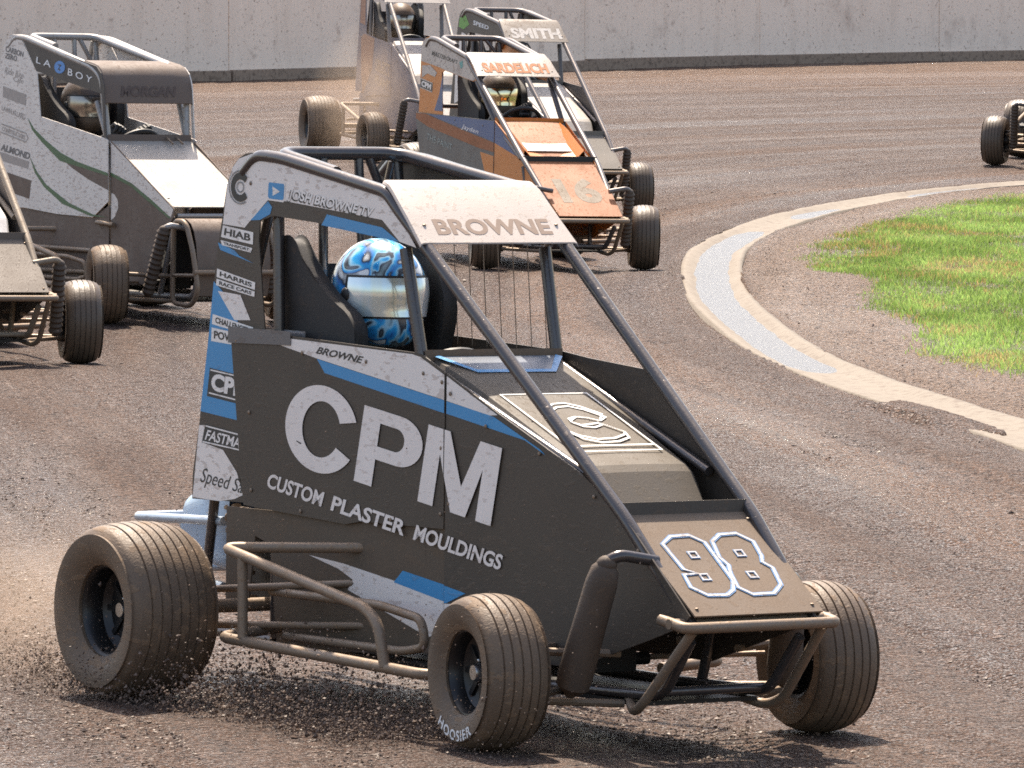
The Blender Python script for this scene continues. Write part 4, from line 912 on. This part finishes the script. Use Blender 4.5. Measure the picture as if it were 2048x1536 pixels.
# ================================================================== white car with green swoosh
def car_white():
    k = 'white'; r = car_root(k, 'white speedcar with green swoosh and brown muddy lower body at far left'); P = variant(dash=(1.117, .954, .243), lip=(1.86, .60, .225), nose=(2.07, .30, .21), roof=((.95, 1.335), (1.04, 1.30), (1.11, 1.147)), roofw=(.262, .262), top=1.48, crossx=.10, sw=.255, hoodf=(1.70, .66, .20), hoodb=(1.8, .6, .2), down=False)
    tube = paint('cage_pale', (.36, .35, .34), .35, .32, .3, film=.2); WH = paint('white_body', (.78, .735, .68), .50, .4, film=.24, mudcol=(.38, .285, .225), fine=75, blot=.2); LOW = paint('brown_body', (.20, .16, .13), .75, .45, film=.72, mudcol=(.17, .125, .098)); BK = paint('arm_black', (.03, .03, .03), .2, .4, film=.3, mudcol=(.13, .10, .085)); VZ = paint('visor_brown', (.13, .10, .085), .6, .45, film=.6, mudcol=(.16, .12, .098)); GR = paint('green_vinyl', (.03, .13, .05), .35, .4, film=.2)
    running_gear(r, k, TYRE, tube, 48); engine(r); cage(r, P, tube); seat(r, .08, -.03); steering(r, (.93, .02, .895)); tail_tank(r, WH)
    for sgn, mk in ((-1, sideR), (1, sideL)):
        fn = mk(-.27, 0); f2 = mk(-.268, .012)
        p = MB().plate([(-.24, .55), (-.117, 1.319), (-.09, 1.39), (-.066, 1.43), (-.02, 1.477), (.03, 1.490), (.10, 1.484), (.135, 1.463), (.325, 1.288), (.375, 1.051), (1.13, .953), (1.155, .945), (1.172, .62), (1.0, .53), (.60, .53), (.2, .55)], fn, .005).build('side_panel', WH, r, smooth=False)
        arm = MB().plate([(.137, 1.478), (1.014, 1.335), (1.065, 1.30), (1.10, 1.24), (1.137, .958), (1.112, .960), (1.080, 1.19), (.484, 1.272), (.315, 1.296)], fn, .005).build('sail_panel', BK if sgn < 0 else WH, r, smooth=False)
        fp = MB().plate([(1.160, .943), (1.862, .607), (1.85, .56), (1.826, .535), (1.75, .50), (1.68, .26), (1.62, .20), (1.178, .18), (1.176, .60)], f2, .005).build('side_panel', LOW, r, smooth=False)
        lp = MB().plate([(-.20, .545), (.2, .548), (.60, .527), (1.0, .527), (1.170, .60), (1.172, .18), (.2, .16), (-.1, .25)], mk(-.262, 0), .005).build('lower_side_panel', LOW, r, smooth=False)
        MB().bar((.30, sgn*.275, .345), (1.0, sgn*.275, .352), .013).build('side_rail', STEEL, r); MB().bar((.30, sgn*.275, .22), (1.0, sgn*.275, .235), .013).build('side_rail', STEEL, r); MB().bar((1.05, sgn*.272, .505), (1.24, sgn*.272, .50), .012).build('panel_stay', STEEL, r)
        if sgn < 0:
            W_, A_, F_ = (p, fn), (arm, fn), (fp, f2)
            decal('white_vinyl', [(1.164, .935), (1.855, .605), (1.83, .56), (1.62, .645), (1.40, .725), (1.166, .775)], F_, WH, .0015); decal('white_vinyl', [(1.178, .665), (1.21, .66), (1.25, .63), (1.255, .59), (1.22, .54), (1.178, .52)], F_, WH, .0015)
            decal('green_vinyl', [(1.166, .775), (1.40, .725), (1.62, .645), (1.83, .56), (1.81, .555), (1.60, .63), (1.40, .705), (1.166, .757)], F_, GR, .003); decal('brown_stain', [(.62, .835), (.80, .822), (1.168, .770), (1.170, .68), (.95, .728), (.75, .785)], W_, LOW, .0015)
            decal('green_vinyl', [(.224, 1.041), (.30, .985), (.447, .922), (.62, .862), (.80, .822), (1.16, .772), (1.168, .755), (.82, .795), (.612, .818), (.392, .915), (.28, .975)], W_, GR, .003); decal('green_vinyl', [(.259, .829), (.34, .755), (.455, .685), (.729, .595), (1.0, .545), (1.168, .535), (.97, .535), (.648, .588), (.429, .672), (.32, .745)], W_, GR, .003)
            IK = plain('grey_print', (.16, .15, .145), .6); IL = plain('pale_print', (.34, .30, .27), .6); LW = plain('print_white', (.72, .72, .72), .5)
            letter('lettering', 'CARBON', W_, (-.05, 1.394), (.165, 1.366), (-.05, 1.428), (.165, 1.397), IK, bold=.03, shear=.15); letter('lettering', 'ZERO', W_, (-.06, 1.358), (.085, 1.342), (-.058, 1.388), (.088, 1.372), IK, bold=.03, shear=.15)
            letter('lettering', 'Ride Rite', W_, (-.06, 1.275), (.165, 1.25), (-.055, 1.312), (.165, 1.285), IL, shear=.3); letter('lettering', 'Cafe', W_, (.05, 1.235), (.165, 1.222), (.05, 1.265), (.165, 1.25), IL, shear=.3)
            decal('sponsor_decal', [(-.075, 1.205), (.205, 1.165), (.20, 1.105), (-.075, 1.145)], W_, IL); letter('lettering', 'LAWN ALLARD', W_, (-.085, 1.073), (.196, 1.027), (-.085, 1.098), (.194, 1.058), IL, bold=.01)
            o_, f_ = W_; m = MB(); m.stroke([(-.085, .998), (.21, .955), (.235, .93), (.21, .908), (-.088, .952)], f_, .003, .006, True); m.build('sponsor_decal', IL, o_, smooth=False); letter('lettering', 'CONSTRUCTORS', W_, (-.075, .96), (.20, .918), (-.075, .985), (.20, .943), IL, bold=.01)
            letter('lettering', 'ALMOND', W_, (-.095, .853), (.255, .812), (-.085, .892), (.267, .848), IK, bold=.045, shear=.1); decal('sponsor_decal', [(-.10, .845), (.25, .803), (.24, .762), (-.11, .80)], W_, IL); decal('sponsor_decal', [(-.13, .75), (.28, .70), (.26, .60), (-.15, .65)], W_, LOW)
            letter('lettering', 'L A', A_, (.315, 1.340), (.487, 1.317), (.322, 1.374), (.492, 1.352), LW, bold=.01, off=.004); letter('lettering', 'B O Y', A_, (.687, 1.282), (.962, 1.244), (.692, 1.320), (.972, 1.278), LW, bold=.01, off=.004)
            decal('emblem', [(.592+.062*math.cos(t), 1.322+.034*math.sin(t)) for t in [i*math.pi/12 for i in range(24)]], A_, plain('badge_blue', (.03, .22, .55), .4), .004); decal('emblem', [(.575, 1.338), (.615, 1.335), (.585, 1.315), (.605, 1.308), (.598, 1.302), (.570, 1.310), (.597, 1.330), (.575, 1.332)], A_, BK, .0055)
    # roof visor turned down in front
    rows = []
    for x, z in ((.86, 1.365), (.97, 1.350), (1.02, 1.338), (1.055, 1.315), (1.078, 1.28), (1.095, 1.23), (1.112, 1.145)): rows.append([(x, .268*t, z-(.012 if abs(t) == 1 else 0)-(.012*(1-abs(t)) if False else 0)) for t in (-1, -.97, -.6, -.2, .2, .6, .97, 1)])
    ro = MB().sheet(rows, (-.003, 0, -.004)).build('roof_panel', VZ, r); text('lettering', 'MORGAN', incl((1.095, 1.23), (1.112, 1.145)), (-.17, .62), (.17, .62), (-.17, -.05), (.17, -.05), plain('faded_print', (.09, .06, .05), .6), ro, off=.003, bold=.04, shear=.2)
    HW = paint('hood_white', (.37, .34, .305), .45, .34, film=.25, mudcol=(.26, .20, .15), fine=60)
    rows = [[(x, hw*t, z) for t in (-1, -.5, 0, .5, 1)] for x, z, hw in ((1.10, .952, .250), (1.35, .842, .25), (1.6, .728, .245), (1.84, .618, .238))]
    MB().sheet(rows, (0, 0, -.005)).build('hood', HW, r)
    MB().plate([(-.248, .935), (.248, .935), (.248, .972), (-.248, .972)], lambda y, z, off: (1.125+off, y, z), .02).build('dashboard', VZ, r, bevel=.004)
    m = MB()
    for y in (.10, .16): m.bar((1.13, y, .96), (1.20, y, .93), .006)
    m.build('gauge_bracket', STEEL, r)
    rows = [[(x, .218*t, z) for t in (-1, -.5, 0, .5, 1)] for x, z in ((1.85, .545), (1.90, .558), (1.95, .556), (2.0, .535), (2.035, .495), (2.062, .43), (2.078, .34), (2.075, .25), (2.05, .16))]
    MB().sheet(rows, (-.004, 0, -.003)).build('nose_panel', LOW, r); MB().box((1.80, 0, .42), (.02, .40, .30)).build('nose_bulkhead', DARK, r)
    for sgn in (-1, 1):
        m = MB(); y = sgn*.245
        m.tube(fillet([(1.86, y, .545), (1.86, y, .115), (2.07, y, .108), (2.14, y, .19), (2.075, y, .392), (1.99, y, .547)], .05, 5, True), .0135, closed=True); m.bar((1.86, y, .26), (2.11, y, .27), .010); m.build('front_bumper_frame', STEEL, r)
    MB().bar((2.115, -.26, .285), (2.115, .26, .285), .015).build('front_bumper', STEEL, r)
    driver(k, 'driver in a dark muddy helmet in the white and green car', HB, VISD, dx=.08, dz=-.03, grips=((.87, -.06, .985), (.93, .07, .98)))
car_white()

# ================================================================== orange car
def car_orange():
    k = 'orange'; r = car_root(k, 'orange and white speedcar with muddy orange nose in the middle of the pack')
    P = variant(sail=[(-.30, .52), (-.408, .938), (-.395, 1.1), (-.388, 1.264), (-.38, 1.35), (-.35, 1.40), (-.295, 1.424), (-.23, 1.432), (-.172, 1.428), (.506, 1.308), (.578, 1.275), (.66, 1.225), (.712, 1.185), (.70, 1.165), (.635, 1.159), (.088, 1.217), (.03, 1.20), (.066, .931), (.0, .60)],
      roof=((.50, 1.318), (.60, 1.285), (.77, 1.18)), roofw=(.275, .288), sw=.258, dash=(.973, .925, .235), lip=(1.561, .693, .25), nose=(2.133, .347, .211), hoodf=(1.42, .70, .21), hoodb=(1.50, .62, .19), top=1.425, crossx=-.17, side=(-.272, .026),
      upper=[(-.418, .90), (-.418, .931), (.107, .927), (1.0, .918), (1.0, .50), (-.28, .50)], front=[(1.004, .917), (1.486, .715), (1.555, .69), (2.11, .36), (2.05, .33), (1.9, .28), (1.6, .20), (1.004, .20)], upperL=[(-.418, .90), (-.418, .931), (.107, .927), (1.0, .918), (1.0, .50), (-.28, .50)], frontL=[(1.004, .917), (1.486, .715), (1.555, .69), (2.11, .36), (2.05, .33), (1.9, .28), (1.6, .20), (1.004, .20)], screws=[(-.3, 1.37), (.60, 1.23), (.3, .90), (.8, .88)])
    ORG = paint('orange_paint', (.56, .17, .022), .2, .35, film=.08); ORM = paint('orange_muddy', (.33, .10, .03), .45, .5, film=.30, mudcol=(.20, .105, .058), fine=60); SLT = paint('slate_paint', (.10, .115, .12), .45, .4, film=.35); BL = paint('navy_vinyl', (.02, .08, .22), .25, .35, film=.12); OW = paint('orange_white', (.50, .45, .41), .45, .36, film=.2, mudcol=(.25, .175, .13)); tube = paint('cage_steelblue', (.12, .115, .12), .3, .3, .5, film=.25)
    running_gear(r, k, TYRE_W, tube, 44); engine(r); cage(r, P, tube); bumper(r, P, STEEL)
    b = body(r, P, dict(sail=ORG, side=SLT, roof=paint('orange_roof', (.30, .265, .235), .45, .42, film=.2, mudcol=(.22, .155, .115), blot=.3), hood=ORM, dash=ORG, nose=ORM, lip=DARK, frontside=ORG)); seat(r, .05, -.09); steering(r, (.74, .02, .90)); tail_tank(r, ORG)
    S, U, Fp = b['sailR'], b['upR'], b['frR']
    decal('white_vinyl', [(-.386, 1.27), (-.373, 1.37), (-.345, 1.40), (-.295, 1.42), (-.172, 1.425), (.506, 1.305), (.578, 1.272), (.708, 1.186), (.635, 1.162), (.088, 1.220), (-.015, 1.235)], S, OW)
    letter('lettering', 'MASTERCRAFT', S, (-.174, 1.311), (.328, 1.262), (-.160, 1.342), (.345, 1.286), plain('ink2', (.03, .03, .03), .5), off=.004, bold=.02); decal('emblem', [(.37, 1.275), (.43, 1.29), (.44, 1.25), (.40, 1.235)], S, plain('teal_mark', (.02, .25, .25), .4), .004)
    decal('faded_vinyl', [(-.36, 1.24), (-.2, 1.245), (-.06, 1.20), (-.1, 1.17), (-.25, 1.19), (-.36, 1.16)], S, OW, .003)
    decal('sponsor_decal', [(-.385, 1.158), (-.14, 1.130), (-.148, 1.066), (-.392, 1.092)], S, OW, .003); decal('sponsor_decal', [(-.377, 1.150), (-.147, 1.124), (-.154, 1.073), (-.384, 1.098)], S, plain('ink2', (.03, .03, .03), .5), .004); letter('lettering', 'CPM', S, (-.362, 1.104), (-.172, 1.084), (-.356, 1.142), (-.166, 1.120), WHITE2, off=.0055, bold=.045)
    decal('blue_vinyl', [(-.004, 1.065), (.05, 1.19), (.064, .95), (-.098, .950)], S, BL, .003)
    decal('orange_stripe', [(-.416, .925), (-.25, .926), (.40, .845), (.998, .775), (.998, .715), (.743, .733), (-.194, .842), (-.414, .89)], U, ORM); decal('blue_vinyl', [(-.20, .923), (.107, .923), (.998, .914), (.998, .780), (.40, .852)], U, BL)
    decal('orange_stripe', [(.76, .71), (.998, .69), (.998, .51), (.90, .51)], U, ORG); decal('blue_vinyl', [(1.008, .905), (1.12, .86), (1.47, .69), (1.30, .72), (1.008, .775)], Fp, BL)
    letter('lettering', 'Jayden', U, (.416, .842), (.717, .815), (.434, .880), (.728, .850), WHITE2, off=.004, shear=.15); letter('lettering', 'THE PAINT', U, (-.21, .755), (.26, .700), (-.20, .800), (.262, .742), paint('faded_teal', (.30, .36, .34), .4, .5, film=.3), off=.004, bold=.01)
    letter('lettering', 'SARDELICH', b['roof'], (-.225, .84), (.225, .84), (-.222, .22), (.228, .22), plain('brown_outline', (.05, .025, .012), .7), off=.002, bold=.055); letter('lettering', 'SARDELICH', b['roof'], (-.222, .81), (.222, .81), (-.219, .26), (.225, .26), plain('orange_ink', (.36, .095, .012), .7), off=.0035, bold=.03)
    letter('race_number', '16', b['nose'], (-.13, .76), (.15, .76), (-.13, .30), (.15, .30), paint('number_dust', (.20, .165, .125), .5, .5, film=.4, mudcol=(.18, .125, .085)), off=.002, bold=.05)
    # raised orange cowl round the foot well
    m = MB(); y = .20
    rows = [[(x, yy, z) for yy, z in ((-y-.02, z0-.05), (-y, z0+.012), (-y+.045, z0-.035), (0, z0-.05), (y-.045, z0-.035), (y, z0+.012), (y+.02, z0-.05))] for x, z0 in ((1.0, .90), (1.15, .86), (1.35, .775), (1.45, .735))]
    m.sheet(rows, (0, 0, -.005)); m.build('cowl', ORG, r); MB().plate([(-.15, .0), (.15, .0), (.15, .33), (-.15, .33)], lambda yy, s_, off: (1.06+s_*.93+off*.36, yy, .862-s_*.37+off), .004).build('cowl_insert', paint('insert_white', (.75, .72, .70), .25, .35, film=.1), r)
    driver(k, 'driver in a dark helmet with gold mirror visor in the orange car', HB, plain('gold_visor', (.75, .66, .42), .12, 1.0), dx=.09, dz=-.08, grips=((.68, -.11, .925), (.69, .085, .985)))
car_orange()

# ================================================================== car behind the orange one
def car_smith():
    k = 'smith'; r = car_root(k, 'grey muddy speedcar with pale roof partly hidden behind the orange car'); P = variant()
    tube = paint('cage_steelblue', (.12, .115, .12)); GY = paint('grey_muddy', (.13, .12, .105), .5, .32, film=.45, mudcol=(.17, .135, .105), fine=70); DK = paint('charcoal_panel', (.05, .05, .05), .3, .4, film=.3); RF = paint('smith_roof', (.23, .205, .18), .5, .45, film=.3); GN = paint('lime_vinyl', (.10, .35, .06), .3, .4, film=.15)
    running_gear(r, k, TYRE_W, tube, 40); engine(r); cage(r, P, tube); bumper(r, P, STEEL); b = body(r, P, dict(sail=DK, side=DK, roof=RF, hood=paint('hood_pale', (.40, .37, .33), .45, .35, film=.3), dash=GY, nose=GY)); seat(r); steering(r); tail_tank(r, DK)
    decal('green_vinyl', [(-.10, 1.47), (.02, 1.49), (.10, 1.42), (-.02, 1.38), (-.12, 1.40)], b['sailR'], GN); decal('white_vinyl', [(-.05, 1.36), (.04, 1.34), (.02, .85), (-.18, .80), (-.16, 1.2)], b['sailR'], WHITE); letter('lettering', 'SPEED', b['sailR'], (.18, 1.42), (.50, 1.385), (.19, 1.455), (.51, 1.415), plain('print_white', (.72, .72, .72), .5), bold=.02)
    letter('lettering', 'SMITH', b['roof'], (-.20, .86), (.22, .86), (-.19, .30), (.22, .30), paint('smith_print', (.50, .47, .44), .4, .5, film=.2), off=.002, bold=.045)
    driver(k, 'driver in a grey helmet in the car behind the orange one', HG, VISD)
car_smith()

# ================================================================== blue and orange dusty car
def car_sel():
    k = 'sel'; r = car_root(k, 'dusty blue and orange speedcar with white roof, farthest back in the pack'); P = variant(roofw=(.262, .285), upper=[(-.05, .97), (-.045, 1.0), (.03, 1.03), (.087, 1.035), (.447, 1.0), (.93, .965), (1.003, .945), (1.003, .53), (.60, .525), (.10, .50), (-.03, .70)])
    tube = paint('cage_grey', (.20, .19, .19), .4, .35, .4, film=.3); BLD = paint('dusty_blue', (.12, .15, .22), .5, .45, film=.5, mudcol=(.27, .19, .15)); ORD = paint('dusty_orange', (.40, .17, .09), .5, .45, film=.4, mudcol=(.27, .19, .15)); WHD = paint('dusty_white', (.36, .33, .31), .4, .45, film=.3)
    running_gear(r, k, TYRE, tube, 40); engine(r); cage(r, P, tube); bumper(r, P, STEEL); b = body(r, P, dict(sail=BLD, side=BLD, roof=WHD, hood=WHD, dash=BLD, nose=WHD)); seat(r); steering(r); tail_tank(r, BLD)
    decal('orange_stripe', [(-.044, .985), (.03, 1.02), (.087, 1.028), (.42, .995), (.36, .74), (.05, .52), (-.02, .70)], b['upR'], ORD); decal('orange_stripe', [(-.15, 1.33), (.03, 1.32), (.03, 1.10), (-.17, 1.12)], b['sailR'], ORD)
    letter('lettering', 'SELECT', b['upR'], (.47, .73), (.98, .68), (.47, .83), (.98, .79), paint('faded_gold', (.42, .30, .22), .4, .5, film=.35), bold=.03); letter('lettering', 'PLANT', b['upR'], (.47, .62), (.98, .56), (.47, .70), (.98, .65), paint('faded_gold', (.42, .30, .22)), bold=.03)
    driver(k, 'driver in a brown muddy helmet in the dusty blue and orange car', paint('brown_helmet', (.13, .085, .06), .4, .35, film=.4), VISD)
car_sel()

# ================================================================== car cut by the left edge, car cut by the right edge
def car_left():
    k = 'left'; r = car_root(k, 'brown muddy speedcar nose and front wheel cut off by the left edge of the photo'); P = variant()
    tube = paint('cage_tan', (.26, .22, .17), .5, .4, .2, film=.4); GY = paint('nose_grit', (.10, .078, .062), .6, .30, film=.5, mudcol=(.15, .115, .09), fine=90); BK = paint('left_black', (.05, .05, .05), .35, .4, film=.3)
    running_gear(r, k, TYRE_W, tube, 48); engine(r); cage(r, P, tube); bumper(r, P, STEEL); b = body(r, P, dict(sail=BK, side=BK, roof=GY, hood=WHITE2, dash=BK, nose=GY, lip=GY)); seat(r); steering(r); tail_tank(r, BK)
    driver(k, 'driver in a plain muddy helmet in the car at the left edge', HG, VISD)
car_left()
def car_far():
    k = 'far'; r = car_root(k, 'dark speedcar entering at the right edge, only its front wheel in view'); P = variant()
    tube = paint('cage_dark', (.055, .052, .055)); BK = paint('left_black', (.05, .05, .05))
    running_gear(r, k, TYRE_W, tube, 40); engine(r); cage(r, P, tube); bumper(r, P, DARK); b = body(r, P, dict(sail=BK, side=BK, roof=BK, hood=BK, dash=BK, nose=BK)); seat(r); steering(r); tail_tank(r, BK)
    driver(k, 'driver in a black helmet in the dark car at the right edge', HB, VISD)
car_far()

# ------------------------------------------------------------------ clay thrown up by the foreground car's tyres
def spray():
    M = np.array(pose_matrix('near')); n = 13000
    x = RNG.uniform(-.05, 1.45, n); y = RNG.uniform(-.80, -.20, n); z = RNG.exponential(.045, n)*(1.2-.5*x/1.4)+.004
    n2 = 900; x2 = RNG.uniform(-.5, 2.3, n2); y2 = RNG.uniform(-.95, .1, n2); z2 = RNG.exponential(.17, n2)
    n3 = 7000; x3 = .05-RNG.exponential(.35, n3); y3 = RNG.normal(-.62, .12, n3); z3 = np.abs(RNG.normal(0, .06, n3))+.10*np.clip(-x3, 0, 1)*RNG.random(n3)
    n4 = 2500; x4 = WB-.1+RNG.normal(0, .22, n4); y4 = RNG.normal(-.55, .16, n4); z4 = RNG.exponential(.07, n4)
    p = np.stack([np.concatenate([x, x2, x3, x4]), np.concatenate([y, y2, y3, y4]), np.concatenate([z, z2, z3, z4])], 1)
    S = np.concatenate([np.clip(RNG.lognormal(-6.0, .5, n), .0012, .009), RNG.uniform(.0010, .0032, n2), np.clip(RNG.lognormal(-6.2, .45, n3), .0012, .007), np.clip(RNG.lognormal(-6.4, .4, n4), .0011, .006)])
    P = p@M[:3, :3].T+M[:3, 3]; v, f = octa(P, S)
    struct(link('flying_clay', np_mesh(bpy.data.meshes.new('flying_clay'), v, f, CLOD, smooth=False)), 'stuff', 'dark clay crumbs thrown up round the foreground car wheels')
spray()

# ------------------------------------------------------------------ tan dust hanging beside the rear car
def dust():
    N = NT('tan_dust'); t = N.t; t.nodes.remove(N.p); pv = N.n('VolumePrincipled'); pv.inputs['Color'].default_value = (.78, .60, .46, 1); pv.inputs['Anisotropy'].default_value = .35
    tc = N.n('TexCoord'); ln = N.n('VectorMath', operation='LENGTH'); N.l(tc.outputs['Object'], ln.inputs[0])
    fall = N.n('MapRange'); fall.inputs['From Min'].default_value = 1.0; fall.inputs['From Max'].default_value = .15; N.l(ln.outputs['Value'], fall.inputs['Value'])
    nz = N.noise(tc.outputs['Object'], 2.2, 3); N.l(N.math('MULTIPLY', N.math('MULTIPLY', fall.outputs[0], N.ramp(nz, [(.35, (.2,)*3), (.65, (1, 1, 1))])), .8), pv.inputs['Density'])
    N.l(pv.outputs[0], t.nodes['Material Output'].inputs['Volume'])
    for loc, sc in (((-1.22, 57.0, .50), (.55, .75, .75)), ((-1.45, 19.2, .16), (.75, .7, .34))):
        o = MB().ellip((0, 0, 0), (1, 1, 1), 20, 12).build('dust_cloud', N.m); o.location = loc; o.scale = sc; struct(o, 'stuff', 'thin tan dust hanging beside the rear car')
dust()
